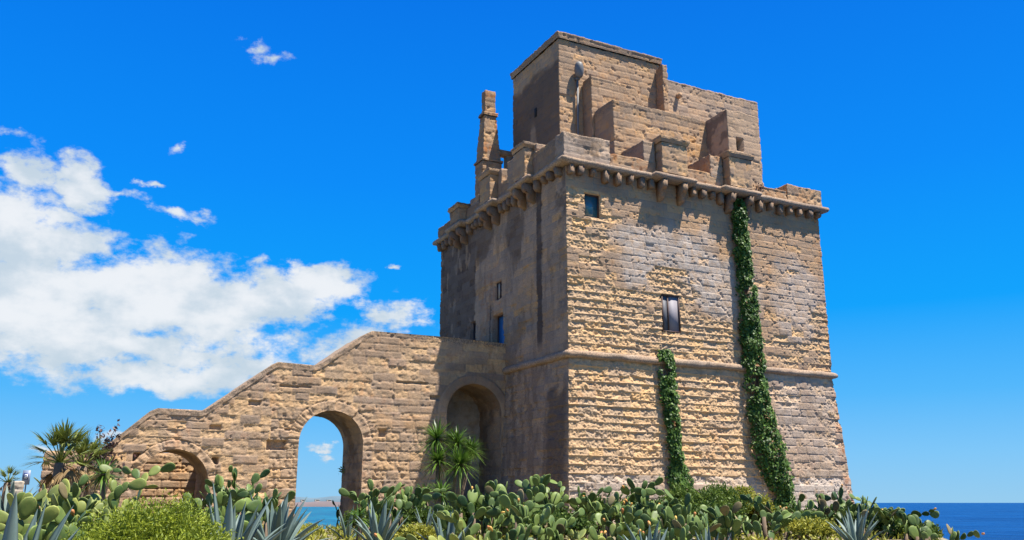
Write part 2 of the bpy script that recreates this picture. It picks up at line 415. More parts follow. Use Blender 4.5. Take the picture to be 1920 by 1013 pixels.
gy = np.concatenate([np.linspace(-60, -27, 40), np.linspace(-26.7, 14, 170), np.linspace(14.5, 70, 90)])
GX, GY = np.meshgrid(gx, gy)
GZ = ground_z(GX, GY) + .05 * (fbm(GX, GY, .5, 311, 3) - .5)
m, t_, b_ = newmat('dry_soil')
tc_ = t_.nodes.new('ShaderNodeTexCoord').outputs['Object']
c_ = mixrgb(t_, ramp(t_, noise(t_, tc_, 1.2, 6).outputs[0], .4, .62), (.24, .18, .11), (.13, .14, .05))
c_ = mixrgb(t_, ramp(t_, noise(t_, tc_, 14, 5).outputs[0], .5, .7), c_, (.42, .35, .26))
t_.links.new(c_, b_.inputs['Base Color']); b_.inputs['Roughness'].default_value = 1
bp_ = t_.nodes.new('ShaderNodeBump'); bp_.inputs['Distance'].default_value = .05; t_.links.new(noise(t_, tc_, 18, 6).outputs[0], bp_.inputs['Height']); t_.links.new(bp_.outputs[0], b_.inputs['Normal'])
ny, nx = GX.shape
ii = np.arange(ny - 1)[:, None] * nx; jj = np.arange(nx - 1)[None]
tag(build('ground', np.stack([GX, GY, GZ], -1), np.stack([ii + jj, ii + jj + 1, ii + nx + jj + 1, ii + nx + jj], -1), None, m, smooth=True), kind='structure')
def gz(x, y): return float(ground_z(np.array([x]), np.array([y]))[0])

m, t_, b_ = newmat('sea_water')
g_ = t_.nodes.new('ShaderNodeNewGeometry').outputs['Position']
vm = t_.nodes.new('ShaderNodeVectorMath'); vm.operation = 'DOT_PRODUCT'; t_.links.new(g_, vm.inputs[0]); vm.inputs[1].default_value = tuple(RGT)
vf = t_.nodes.new('ShaderNodeVectorMath'); vf.operation = 'DOT_PRODUCT'; t_.links.new(g_, vf.inputs[0]); vf.inputs[1].default_value = tuple(FWD)
mp = t_.nodes.new('ShaderNodeMapping'); t_.links.new(g_, mp.inputs[0]); mp.inputs['Rotation'].default_value = (0, 0, -R_(63)); mp.inputs['Scale'].default_value = (1.0, .3, 1)
w1 = noise(t_, mp.outputs[0], .22, 9, .66).outputs[0]
w2 = noise(t_, mp.outputs[0], .03, 6, .6).outputs[0]
w1 = math_node(t_, 'ADD', math_node(t_, 'MULTIPLY', w1, .55), math_node(t_, 'MULTIPLY', noise(t_, mp.outputs[0], .07, 6, .7).outputs[0], .45))
sh = ramp(t_, math_node(t_, 'DIVIDE', vm.outputs['Value'], math_node(t_, 'ADD', vf.outputs['Value'], 40.0)), -.3, .25)
deep = mixrgb(t_, ramp(t_, w1, .4, .62), (.001, .018, .095), (.004, .055, .20))
shal = mixrgb(t_, ramp(t_, w1, .4, .62), (.001, .06, .115), (.006, .155, .215))
t_.links.new(mixrgb(t_, sh, shal, deep), b_.inputs['Base Color'])
b_.inputs['Roughness'].default_value = .35; b_.inputs['Specular IOR Level'].default_value = .12
bp_ = t_.nodes.new('ShaderNodeBump'); bp_.inputs['Distance'].default_value = 1.2; bp_.inputs['Strength'].default_value = .8
t_.links.new(math_node(t_, 'ADD', w1, math_node(t_, 'MULTIPLY', w2, 2.0)), bp_.inputs['Height']); t_.links.new(bp_.outputs[0], b_.inputs['Normal'])
tag(build('sea', [(-9000, -9000, -2.3), (12000, -9000, -2.3), (12000, 12000, -2.3), (-9000, 12000, -2.3)], [(0, 1, 2, 3)], None, m), kind='structure')

# far shore seen through the tall arch: a low rocky strip with dark scrub
FARM = flat_mat('hazy_coast', (.15, .12, .12), 1, var=.35, scale=.02)
FARG = flat_mat('hazy_scrub', (.10, .155, .19), 1, var=.3, scale=.03)
def coast(name, d, l0, l1, hmax, mat, seed):
    k = 140; l = np.linspace(l0, l1, k); hh = (.25 + .9 * fbm(l, l * 0, (l1 - l0) / 9, seed, 4)) * hmax * np.minimum(1, np.minimum(l - l0, l1 - l) / (.12 * (l1 - l0)) + .05)
    base = CAM[None] + FWD[None] * d + RGT[None] * l[:, None]
    rows = []
    for df, zf in ((0, None), (d * .004, .6), (d * .03, 1.0), (d * .08, .8), (d * .1, None)):
        P = base + FWD[None] * df; P[:, 2] = -2.6 if zf is None else hh * zf - 2.3
        rows.append(P)
    V = np.stack(rows); r, c = V.shape[:2]
    i = np.arange(r - 1)[:, None] * c; j = np.arange(c - 1)[None]
    return tag(build(name, V.reshape(-1, 3), np.stack([i + j, i + j + 1, i + c + j + 1, i + c + j], -1), None, mat), kind='structure')
coast('far_coast', 900, -330, 60, 5.5, FARM, 401)
coast('far_hills', 1300, -480, 100, 13, FARG, 402)
rngf = random.Random(9)
for k in range(5):
    l = -243 + k * 15 + rngf.uniform(-4, 4); d = 990
    p = CAM + FWD * d + RGT * l
    e = empty('distant_house', (p[0], p[1], 0), 'tiny pale house on the far shore, one of a row seen through the tall arch', 'house', 'tiny houses on the far shore')
    mb = MB(); w = rngf.uniform(1.6, 3.2); h = rngf.uniform(3.4, 5.2); mb.box(p[0] - w, p[0] + w, p[1] - 4, p[1] + 4, -2, h); mb.make('wall', SHUT, e)
    mb = MB(); mb.box(p[0] - w - .3, p[0] + w + .3, p[1] - 4.3, p[1] + 4.3, h, h + .4); mb.make('roof', SHUT, e)

# ------------------------------------------------------------------ the tower
T = empty('stone_tower', (6, 6, .9), 'tall square weathered stone coastal watchtower with corbelled battlements', 'tower')
TX, TY = 12.25, 11.55
RECESS = [(0, .80, 1.46, 11.62, 12.52, .3), (0, 4.02, 4.82, 7.72, 9.10, .22),
          (3, 5.04, 5.98, 6.9, 9.0, .45), (3, 5.18, 5.74, 9.6, 10.32, .3), (3, 7.62, 8.12, 6.9, 9.1, .3),
          (0, 3.4, 3.75, 10.85, 10.97, .06), (0, 1.08, 1.4, 10.78, 11.0, .05)]
def ell(h, z, ch, cz, rh, rz): return 1 - np.sqrt(((h - ch) / rh) ** 2 + ((z - cz) / rz) ** 2)
def upper_field(s, h, z, A):
    n = fbm(h, z, .9, 71, 4) - .5
    fr = s == 0; lf = s == 3
    # front: weathered low on the left and along the far right edge, dressed and greyish above
    line = 9.7 - .22 * np.clip(h, 0, 6) + .9 * n
    Ef = 1.25 * sstep(line - z, -.4, .8) * (1 - .55 * sstep(h, 6.5, 8.3))
    Ef = Ef - .3 * sstep(z + n, 9.6, 10.4)
    Ef = np.maximum(Ef, sstep(h + 1.2 * n, 10.8, 11.9) * sstep(9.9 - z, 0, .8) * .95)
    Ef = np.maximum(Ef, sstep(z, 9.6, 9.9) * sstep(2.0 - h + n, 0, .8) * sstep(12.9 - z, 0, .5) * .72)
    Ef = np.maximum(Ef, sstep(ell(h, z, 4.4, 8.9, 1.5, 1.6) + .5 * n, 0, .3) * .7)
    Ef = np.maximum(Ef, .85 * sstep(ell(h, z, 10.6, 10.7, .5, .12), 0, .3))
    El = .15 + .35 * sstep(ell(h, z, 3.2, 8.6, 1.6, 1.2), 0, .5)
    E = np.where(fr, Ef, np.where(lf, El, .2))
    d0, tone, er = stone(h + s * 5.0, z, E, 100, .24, .30, .42, .85, joint=.013)
    A['tone'] = np.where(lf, np.clip(.55 + 1.5 * (tone - .5), 0, 1.3), tone); A['erosion'] = er * np.where(fr, 1.0, .3)
    pat = np.where(fr, np.maximum(sstep(ell(h, z, 4.7, 10.3, 3.7, 1.9) + 1.1 * n, .0, .5), np.maximum(
        .85 * sstep(ell(h, z, 7.6, 9.6, 1.7, 2.4) + n, 0, .5), .75 * sstep(ell(h, z, 10.6, 9.6, 1.8, 2.0) + 1.2 * n, 0, .5))), .3)
    A['patina'] = pat * (1 - er)
    m2 = fbm(h, z, .35, 77, 4) - .5
    st = np.maximum.reduce([
        .72 * sstep(h + .35 * m2 + .25 * n, 7.6, 7.75) * (1 - .5 * sstep(fbm(h, z * .35, .3, 78, 3), .62, .7)),
        .62 * sstep(ell(h, z, 7.0, 12.6, 1.3, 1.3) + .5 * m2, 0, .3),
        .6 * sstep(ell(h, z, 4.1, 12.1, 1.0, 1.9) + .8 * (fbm(h * 1.6, z * .4, .4, 83, 3) - .5), .0, .4),
        .9 * (1 - sstep(np.abs(h - 2.03 + .1 * n), .14, .26)) * sstep(z, 6.6, 7.6) * (.6 + .8 * (fbm(h, z, .5, 79, 3))),
        .6 * sstep(1.0 - h + 1.6 * m2, .4, .9) * sstep(z, 10.9, 11.6),
        .3 * sstep(1.3 - h + 3 * m2, .9, 1.5), .03 + .22 * sstep(fbm(h * 1.5, z * .35, .4, 74, 4), .52, .62),
        .8 * (1 - sstep(np.abs(h - 6.2), .03, .09)) * sstep(9.7 - z, 0, .4),
        .4 * sstep(ell(h, z, 3.9, 8.0, 1.4, 1.3) + 1.6 * m2, .3, .8)])
    st = st * (.75 + .7 * tone)
    A['stain_shade'] = np.where(lf, np.clip(st, 0, .95), np.where(fr, .0, .2))
    A['rust'] = np.where(fr, .55 * sstep(z + 1.0 * n, 12.7, 13.1) * .6 + .4 * sstep(h + n, 11.5, 12.3), .5 * sstep(ell(h, z, 6.3, 9.6, 1.4, 2.2) + n, 0, .5))
    A['lichen'] = np.where(fr, .25 * sstep(n, .1, .25), .35)  # left face: mossy grime, strengthened all over to deepen its shade in colour
    for sd_, h0, h1, z0, z1, dp in RECESS:
        m = (s == sd_) & (h > h0) & (h < h1) & (z > z0) & (z < z1)
        d0 = np.where(m, -dp, d0); A['stain_shade'] = np.where(m & (sd_ == 3), .55, A['stain_shade']); A['erosion'] = np.where(m, 0, A['erosion'])  # left wall recesses darkened in colour for the shade inside
    return d0
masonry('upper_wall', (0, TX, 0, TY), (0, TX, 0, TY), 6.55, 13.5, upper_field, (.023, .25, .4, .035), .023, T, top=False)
def base_field(s, h, z, A):
    n = fbm(h, z, .9, 171, 4) - .5; fr = s == 0
    Ef = 1.3 - .95 * sstep(h + .8 * n, 7.6, 8.8)
    Ef = np.where((z < 2.35) & (h > .45) & (h < 7.5), -.7, Ef); Ef = np.where((z < 2.6) & (h > 2.6) & (h < 4.2), -.7, Ef)
    E = np.where(fr, Ef, .55)
    d0, tone, er = stone(h + s * 5.0, z, E, 200, .24, .31, .45, .85)
    A['tone'] = tone; A['erosion'] = er * np.where(fr, 1.0, .25)
    A['patina'] = np.where(fr, .6 * sstep(h + n, 8.4, 9.6) + .75 * (z < 2.6), .35)
    m2 = fbm(h, z, .5, 177, 4) - .5
    st = np.maximum(.7 * sstep(2.1 - h + .8 * m2, .3, .8) * sstep(5.9 + m2 - z, 0, .6) * sstep(h, -.2, .35), .1 + .3 * sstep(fbm(h * 1.5, z * .5, .4, 178, 4), .5, .62) * (.5 + tone))
    A['stain_shade'] = np.where(s == 3, st, 0); A['tone'] = np.where(s == 3, np.clip(.55 + 1.5 * (tone - .5), 0, 1.3), tone)
    A['lichen'] = np.where(fr, .5 * sstep(h + n, 9, 11) * sstep(n, -.05, .2), .4)  # left side grime also carries painted shade
    A['rust'] = np.where(fr, .7 * sstep(h, 11.9, 12.3) + .25 * sstep(n, .12, .2), 0)
    return d0
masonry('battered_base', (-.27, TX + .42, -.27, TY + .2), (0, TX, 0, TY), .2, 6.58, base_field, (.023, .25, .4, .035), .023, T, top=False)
build('roof_deck', [(.1, .1, 13.5), (TX - .1, .1, 13.5), (TX - .1, TY - .1, 13.5), (.1, TY - .1, 13.5)], [(0, 1, 2, 3)], None, STONE, T,
      {k: np.full(4, .4 if k in ('tone', 'patina') else 0) for k in attrs0(4)})

def sweep(name, path, prof, parent, seed, rough=.025, step=.07, closed=True, rust=.3):
    """moulding: profile (out, z) swept round an axis aligned plan path (anticlockwise, outward on the right)"""
    P = np.asarray(path, float); n = len(P); nrm = []
    for i in range(n):
        e = P[(i + 1) % n] - P[i]; nrm.append(np.array([e[1], -e[0]]) / np.linalg.norm(e))
    pts, off = [], []
    for i in range(n):
        a, b = P[i], P[(i + 1) % n]; ln = np.linalg.norm(b - a); k = max(2, int(ln / step))
        c0 = nrm[i] + nrm[i - 1] if abs(np.dot(nrm[i], nrm[i - 1])) < .5 else nrm[i]
        for q in range(k):
            pts.append(a + (b - a) * q / k); off.append(c0 if q == 0 else nrm[i])
    pts = np.array(pts); off = np.array(off); m = len(pts)
    s = np.arange(m) * step
    prof = np.asarray(prof, float); V = []
    for kx, (o, z) in enumerate(prof):
        o = o + rough * 2 * (fbm(s, s * 0 + kx * .15, .3, seed, 4) - .5) * (o > .02); zz = z + rough * 1.6 * (fbm(s, s * 0 + kx * .15 + 9, .5, seed + 5, 4) - .5)
        j = (vn(s, s * 0, .8, seed + 9) > .93) * .04
        q = pts + off * (o - j * (prof[kx][0] > .1))[:, None]; V.append(np.column_stack([q, zz]))
    V = np.array(V); r = len(prof)
    i = np.arange(r - 1)[:, None] * m; j = np.arange(m)[None]; jn = (j + 1) % m
    q = np.stack([i + j, i + jn, i + m + jn, i + m + j], -1).reshape(-1, 4)
    A = attrs0(r * m); A['tone'] = np.tile(np.repeat(np.random.default_rng(seed).random(m // 9 + 1), 9)[:m], r) * .6 + .2
    A['lichen'] = np.full(r * m, .75); A['rust'] = np.tile(rust * sstep(fbm(s, s * 0, 1.2, seed + 3, 3), .4, .6), r); A['patina'] = np.full(r * m, .5)
    return build(name, V.reshape(-1, 3), q, None, STONE, parent, A)
sweep('string_course', [(0, 0), (TX, 0), (TX, TY), (0, TY)],
      [(-.02, 6.48), (.06, 6.49), (.12, 6.53), (.14, 6.60), (.12, 6.67), (.07, 6.72), (-.02, 6.75)], T, 501, .04)
TUR_F = [(3.92, 5.12), (7.18, 8.32)]           # front turrets, x range
TUR_L = [(2.22, 3.22), (5.27, 6.27), (8.45, 9.45)]   # west turrets, y range
pj = .24
path = [(0, 0)]
for a, b in TUR_F: path += [(a - .03, 0), (a - .03, -pj), (b + .03, -pj), (b + .03, 0)]
path += [(TX, 0), (TX, TY), (0, TY)]
for a, b in reversed(TUR_L): path += [(0, b + .03), (-pj, b + .03), (-pj, a - .03), (0, a - .03)]
sweep('cornice_moulding', path, [(-.1, 13.42), (.2, 13.43), (.29, 13.46), (.33, 13.53), (.33, 13.59), (.29, 13.65), (.2, 13.69), (-.1, 13.72)], T, 511, .03)

def corbel_mesh(name, w, out, h, seed, tier=False):
    prof = [(-.1, 0), (out, 0), (out, -.7 * h), (out * .9, -.86 * h), (out * .7, -h), (-.1, -h)]
    if tier: prof = [(-.1, 0), (out, 0), (out, -.34 * h), (out * .9, -.44 * h), (out * .62, -.47 * h), (out * .62, -.76 * h), (out * .52, -.88 * h), (out * .3, -.93 * h), (.04, -h), (-.1, -h)]
    P = np.array(prof); k = 5; rng = np.random.default_rng(seed)
    V = []
    for i in range(k):
        x = (i / (k - 1) - .5) * w; ins = .012 if i in (0, k - 1) else 0
        for o, z in P: V.append((x * (1 + .12 * (z > -.1)) + rng.normal(0, .01), -(o - ins) + rng.normal(0, .016), z + rng.normal(0, .014)))
    r = len(P); q = [(i * r + j, i * r + (j + 1) % r, (i + 1) * r + (j + 1) % r, (i + 1) * r + j) for i in range(k - 1) for j in range(r)]
    V = V + [tuple(np.mean([V[j] for j in range(r)], axis=0)), tuple(np.mean([V[(k - 1) * r + j] for j in range(r)], axis=0))]
    c0, c1 = k * r, k * r + 1
    t = [(c0, (j + 1) % r, j) for j in range(r)] + [(c1, (k - 1) * r + j, (k - 1) * r + (j + 1) % r) for j in range(r)]
    A = attrs0(len(V)); A['tone'] = np.full(len(V), rng.uniform(.0, .6)); A['lichen'] = np.full(len(V), .5); A['rust'] = np.full(len(V), .6); A['stain_shade'] = np.full(len(V), rng.uniform(.1, .4))
    o = build(name, V, q, t, STONE, None, A); COL.objects.unlink(o); return o
small = [corbel_mesh('corbel', (.16, .2, .14, .18, .16, .2)[k], (.25, .22, .27, .24, .2, .26)[k], (.32, .36, .28, .4, .24, .3)[k], 600 + k) for k in range(6)]
bigc = [corbel_mesh('corbel', .19, .5, .74, 620 + k, True) for k in range(2)]
TL = np.array(T.location)
def put_corbel(src, x, y, z, side):
    c = src.copy(); COL.objects.link(c); c.parent = T
    c.location = (x - TL[0], y - TL[1], z - TL[2]); c.rotation_euler = (0, 0, {0: 0, 3: -math.pi / 2}[side])
rc = random.Random(4)
for i, x in enumerate([.14, .52, 1.06, 1.6, 2.14, 2.68, 3.2, 3.62, 5.58, 6.05, 6.54, 6.93, 8.91, 9.45, 9.99, 10.5, 11.03, 11.59, 12.1]):
    put_corbel(small[(i * 5 + i // 4) % 6], x, -.02, 13.41 + rc.uniform(-.02, .01), 0)
for x in (4.04, 4.98, 7.3, 8.2): put_corbel(bigc[rc.randrange(2)], x, -.02, 13.41, 0)
for i, y in enumerate([.32, .87, 1.4, 1.9, 3.74, 4.14, 4.54, 4.93, 6.82, 7.2, 7.64, 8.08, 10.03, 10.46, 10.91, 11.4]):
    put_corbel(small[(i * 5 + i // 4) % 6], -.02, y, 13.41 + rc.uniform(-.02, .01), 3)
for y in (2.34, 3.1, 5.4, 6.16, 8.57, 9.33): put_corbel(bigc[rc.randrange(2)], -.02, y, 13.41, 3)

def dk(level): return lambda s, h, z: np.where(s == 3, level * (.75 + .5 * (fbm(h, z, .5, 91, 3) - .3)), 0).clip(0, .9)  # darkens the west-facing side only, with some noise
PR = dict(res=(.05, .12, .2, .05), zres=.05, parent=T)
pc = .0
# parapet stretches: corner merlon, low lengths, merlons
masonry('parapet', (-.16, 1.82, -.16, .45), (-.16, 1.82, -.16, .45), 13.7, 14.66, seed=21, E=.25, lichen_top=.7, patina=.5, stain_shade=lambda s, h, z: np.where(s == 0, .5 * sstep(ell(h, z, .9, 14.2, .6, .7) + fbm(h, z, .3, 93) - .5, .1, .5), .2), **PR)
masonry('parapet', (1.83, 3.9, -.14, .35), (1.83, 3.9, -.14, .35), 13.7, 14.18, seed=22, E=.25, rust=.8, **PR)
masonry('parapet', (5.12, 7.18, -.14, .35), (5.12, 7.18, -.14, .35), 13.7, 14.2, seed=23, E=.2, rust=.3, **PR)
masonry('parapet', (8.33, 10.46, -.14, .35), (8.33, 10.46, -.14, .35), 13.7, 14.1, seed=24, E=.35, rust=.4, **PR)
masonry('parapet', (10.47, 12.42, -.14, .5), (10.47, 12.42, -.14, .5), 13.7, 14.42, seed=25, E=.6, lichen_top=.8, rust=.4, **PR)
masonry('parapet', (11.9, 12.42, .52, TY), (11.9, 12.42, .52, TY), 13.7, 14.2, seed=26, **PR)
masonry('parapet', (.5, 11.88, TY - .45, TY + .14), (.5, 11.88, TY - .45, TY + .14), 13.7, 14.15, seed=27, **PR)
masonry('parapet', (-.15, .35, .47, 2.2), (-.15, .35, .47, 2.2), 13.7, 14.5, seed=28, E=.2, stain_shade=dk(.35), lichen_top=.7, ztop_f=lambda x, y: 14.62 - .0 * x, **PR)
masonry('parapet', (-.15, .35, 3.24, 5.25), (-.15, .35, 3.24, 5.25), 13.7, 14.35, seed=29, stain_shade=dk(.4), **PR)
masonry('parapet', (-.15, .35, 6.29, 8.43), (-.15, .35, 6.29, 8.43), 13.7, 14.2, seed=30, stain_shade=dk(.5), **PR)
masonry('parapet', (-.15, .35, 9.47, TY + .12), (-.15, .35, 9.47, TY + .12), 13.7, 14.25, seed=31, stain_shade=dk(.6), rust=.3, **PR)
def merlon(x0, x1, y0, y1, z1, seed, st=.3, **k): masonry('merlon', (x0, x1, y0, y1), (x0, x1, y0, y1), 13.72, z1, seed=seed, E=.25, lichen_top=.6, stain_shade=dk(st), patina=.3, **PR, **k)
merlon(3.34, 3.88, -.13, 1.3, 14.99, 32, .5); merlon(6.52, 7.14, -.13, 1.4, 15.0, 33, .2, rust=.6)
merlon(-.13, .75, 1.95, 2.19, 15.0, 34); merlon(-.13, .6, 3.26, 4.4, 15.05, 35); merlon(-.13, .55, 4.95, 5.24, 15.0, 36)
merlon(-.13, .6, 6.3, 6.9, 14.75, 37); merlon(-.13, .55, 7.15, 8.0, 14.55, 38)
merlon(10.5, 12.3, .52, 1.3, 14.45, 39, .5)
# turrets over the machicolations, each with its cap
def turret(r, z1, seed, st):
    x0, x1, y0, y1 = r
    o = masonry('turret', r, r, 13.7, z1 - .2, seed=seed, E=.3, stain_shade=dk(st), lichen_top=.0, res=(.05, .08, .2, .05), zres=.05, parent=T)
    cx = (x0 - .09, x1 + .09, y0 - .09, y1 + .02)
    masonry('turret_cap', (x0 - .03, x1 + .03, y0 - .03, y1), cx, z1 - .21, z1 - .08, seed=seed + 3, E=.1, lichen_top=.4, res=(.06,) * 4, zres=.04, parent=T, top=False)
    masonry('turret_cap', cx, cx, z1 - .08, z1 + .02, seed=seed + 4, E=.1, lichen_top=.9, res=(.06,) * 4, zres=.04, parent=T)
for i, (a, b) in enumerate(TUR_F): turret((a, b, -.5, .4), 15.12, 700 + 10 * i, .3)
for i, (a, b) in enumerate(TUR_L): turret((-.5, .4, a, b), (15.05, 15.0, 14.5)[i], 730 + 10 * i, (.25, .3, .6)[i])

# rooftop storeys
def plaster(s, h, z):
    n = fbm(h, z, .5, 95, 4) - .5
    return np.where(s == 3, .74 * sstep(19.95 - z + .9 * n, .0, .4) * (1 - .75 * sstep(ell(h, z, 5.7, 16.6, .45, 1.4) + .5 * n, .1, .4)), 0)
U = dict(res=(.04, .2, .3, .05), zres=.04, parent=T)
masonry('rooftop_storey', (1.77, 6.95, 3.4, 7.6), (1.77, 6.95, 3.4, 7.6), 13.45, 20.62, seed=41, E=.0, stain_shade=plaster, lichen_top=.2, hs=(.26, .32), **U)
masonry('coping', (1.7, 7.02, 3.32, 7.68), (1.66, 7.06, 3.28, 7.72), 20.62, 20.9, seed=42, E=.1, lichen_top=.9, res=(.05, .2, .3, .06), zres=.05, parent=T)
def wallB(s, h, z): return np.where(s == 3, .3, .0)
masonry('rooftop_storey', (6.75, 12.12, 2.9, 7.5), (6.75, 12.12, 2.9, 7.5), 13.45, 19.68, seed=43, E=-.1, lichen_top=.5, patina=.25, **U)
masonry('fin_wall', (6.72, 6.98, 2.86, 3.39), (6.72, 6.98, 2.86, 3.39), 13.5, 20.35, seed=44, E=.15, lichen_top=.7, stain_shade=dk(.25), rust=.3, **U)
masonry('rooftop_storey', (2.9, 5.75, 2.7, 3.38), (2.9, 5.75, 2.7, 3.38), 13.45, 18.8, seed=45, E=.0, lichen_top=.7, stain_shade=dk(.3),
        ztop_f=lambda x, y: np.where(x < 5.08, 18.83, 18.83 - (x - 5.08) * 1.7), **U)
masonry('rooftop_storey', (3.0, 7.7, 1.3, 2.68), (3.0, 7.7, 1.3, 2.68), 13.45, 17.22, seed=46, E=.05, lichen_top=.8, stain_shade=dk(.3), **U)
def spots(s, h, z): return np.where(s == 3, .55 * sstep(fbm(h, z, .4, 97, 4), .47, .6), .3 * sstep(fbm(h, z, .7, 98, 4), .55, .65) * (z > 16))
def Efield(s, h, z, A):
    d, tone, er = stone(h + s * 3, z, np.where(z < 15.3, .3, -.25), 47, .27, .34, .45, .8, style='pit')
    d = np.where(z > 15.2, d * .5, d); A['tone'] = np.where(z > 15.2, .5 + (tone - .5) * .3, tone); A['erosion'] = .2 + 0 * d; A['patina'] = np.where(z > 15.2, .2, .1) + 0 * d
    A['stain_shade'] = spots(s, h, z); A['lichen'] = .5 * sstep(z, 16.8, 17.2)
    m = (s == 0) & (h > 8.06) & (h < 8.42) & (z > 15.5) & (z < 16.05); d = np.where(m, -.35, d); A['stain_shade'] = np.where(m, .4, A['stain_shade'])  # opening cut back, its inner shade painted into the colour
    return d
masonry('rooftop_storey', (7.65, 9.28, .0, 2.68), (7.65, 9.28, .0, 2.68), 13.6, 17.24, Efield, seed=47, **U)
mb = MB(); mb.box(8.05, 8.43, .345, .36, 15.45, 16.1); mb.make('loophole', DARK, T)
mb = MB(); mb.box(1.735, 1.79, 5.33, 5.5, 17.85, 18.25); mb.make('loophole', DARK, T)
mb = MB(); mb.box(7.42, 7.58, 2.68, 2.95, 18.9, 19.08); mb.make('waterspout', STONE, T)

# chimney: tapering stack with two string mouldings and a plain pot
cx0, cy0 = .05, 7.2
def chim(name, a, b, z0, z1, seed, lt=.2, tp=True):
    masonry(name, (cx0 + a[0], cx0 + a[1], cy0 + a[2], cy0 + a[3]), (cx0 + b[0], cx0 + b[1], cy0 + b[2], cy0 + b[3]), z0, z1, seed=seed, E=.12, lichen_top=lt,
            stain_shade=lambda s, h, z: np.where(s == 3, .3, .05), rust=.9, res=(.05,) * 4, zres=.05, hs=(.22, .27), ls=(.25, .45), parent=CH, top=tp)
CH = masonry('chimney', (.07, 1.03, cy0, 8.02), (.08, 1.0, cy0, 8.0), 13.5, 16.2, seed=51, E=.12, stain_shade=lambda s, h, z: np.where(s == 3, .35, .05), rust=.7,  # west face darker than the others
             res=(.05,) * 4, zres=.05, hs=(.22, .27), ls=(.25, .45), parent=T)
CH.parent = T
def chim_part(name, r0, r1, z0, z1, seed):
    o = masonry(name, r0, r1, z0, z1, seed=seed, E=.12, lichen_top=.3, stain_shade=lambda s, h, z: np.where(s == 3, .3, .05), rust=.9, res=(.05,) * 4, zres=.05,  # again darker on the west face
                hs=(.22, .27), ls=(.25, .45), parent=None)
    o.parent = CH; o.location = -TL
    return o
chim_part('chimney_moulding', (.03, 1.07, 7.15, 8.06), (.03, 1.07, 7.15, 8.06), 16.2, 16.3, 52)
chim_part('chimney_shaft', (.1, .97, 7.22, 7.98), (.2, .77, 7.3, 7.78), 16.3, 18.42, 53)
chim_part('chimney_moulding', (.13, .85, 7.23, 7.86), (.13, .85, 7.23, 7.86), 18.42, 18.54, 54)
chim_part('chimney_top', (.21, .74, 7.3, 7.66), (.21, .73, 7.3, 7.65), 18.54, 19.62, 55)
mb = MB(); mb.box(.95, 1.72, 7.5, 7.8, 16.72, 16.98); mb.box(1.4, 1.72, 7.5, 7.8, 15.0, 16.718); mb.make('flue_arm', STONE, T)

# windows and doors
def window(name, side, h0, h1, z0, z1, dep, fm, pane_mats, fr=.05, split=()):
    f = MB(); y = dep
    def b(mb, a, c, d, e, o0, o1):
        if side == 0: mb.box(a, c, o0, o1, d, e)
        else: mb.box(o0, o1, a, c, d, e)
    o0, o1 = dep - .07, dep + .02
    b(f, h0, h1, z0, z0 + fr, o0, o1); b(f, h0, h1, z1 - fr, z1, o0, o1)
    b(f, h0, h0 + fr, z0 + fr, z1 - fr, o0, o1); b(f, h1 - fr, h1, z0 + fr, z1 - fr, o0, o1)
    for s in split: b(f, s - fr * .45, s + fr * .45, z0 + fr, z1 - fr, o0 + .01, o1)
    F = f.make('window' if name != 'door' else 'door', fm, T)
    edges = [h0 + fr] + list(split) + [h1 - fr]
    for i in range(len(edges) - 1):
        p = MB(); b(p, edges[i] + .02 * (i > 0), edges[i + 1] - .02 * (i < len(edges) - 2), z0 + fr, z1 - fr, dep - .03, dep + .01)
        o = p.make('pane' if name != 'door' else 'door_leaf', pane_mats[i % len(pane_mats)], T); o.parent = F; o.location = -TL + TL
    return F
window('window', 0, .8, 1.46, 11.62, 12.52, .2, WOOD, [GLASS], .05)
window('window', 0, 4.02, 4.82, 7.72, 9.10, .1, WOOD, [CURTD, CURT], .04, (4.3,))
window('door', 3, 5.04, 5.98, 6.9, 9.0, .3, WOOD, [BLUE], .07)
window('window', 3, 5.18, 5.74, 9.6, 10.32, .15, WOOD, [DARK, SHUT], .04, (5.46,))
window('door', 3, 7.62, 8.12, 6.9, 9.1, .2, WOOD, [DARK], .06)

# floodlight on a pole clamped to the rooftop storey
FL = empty('floodlight_pole', (2.56, 3.28, 16.4), 'slim metal pole with a rounded floodlight head against the rooftop storey', 'floodlight')
mb = MB(); mb.tube([(2.56, 3.28, 14.6), (2.58, 3.28, 17.0), (2.6, 3.28, 18.98)], .045, 8); mb.make('pole', METAL, FL, True)
mb = MB(); th = np.linspace(0, math.pi, 9)
mb.tube([(2.61 + .03 * math.cos(a), 3.24 - .02 * i, 19.25 - .34 * math.cos(a)) for i, a in enumerate(th)], .03 + .17 * np.sin(th) ** .7, 12); mb.make('lamp_head', METAL, FL, True)
mb = MB(); mb.box(2.52, 2.68, 3.2, 3.4, 18.84, 18.92); mb.make('bracket', METAL, FL)

# ------------------------------------------------------------------ stair bridge
B = empty('stone_stair_bridge', (-7, 6, .9), 'long stone stairway bridge on three arches climbing to the tower door', 'stair bridge')
BY0, BY1 = 4.8, 7.2
PROF = np.array([(-14.62, 2.5), (-14.2, 3.02), (-12.62, 4.52), (-12.4, 4.62), (-11.05, 4.61), (-10.9, 4.68), (-8.85, 6.28), (-8.7, 6.36), (-7.4, 6.33), (-7.2, 6.42), (-5.6, 7.62), (-5.4, 7.72), (-2.5, 7.74), (.06, 7.68)])
def btop(x): return np.interp(x, PROF[:, 0], PROF[:, 1])
ARCH = [(-6.70, 1.13, 3.67, True), (-11.735, 1.06, 2.29, True), (-1.29, 1.12, 4.92, False)]
def arch_sd(x, z, cx, r, sp):
    """signed distance to the arch opening, negative inside"""
    return np.where(z > sp, np.hypot(x - cx, z - sp) - r, np.abs(x - cx) - r)
bx = np.arange(-14.62, .061, .033); nbx = len(bx); nbz = 225
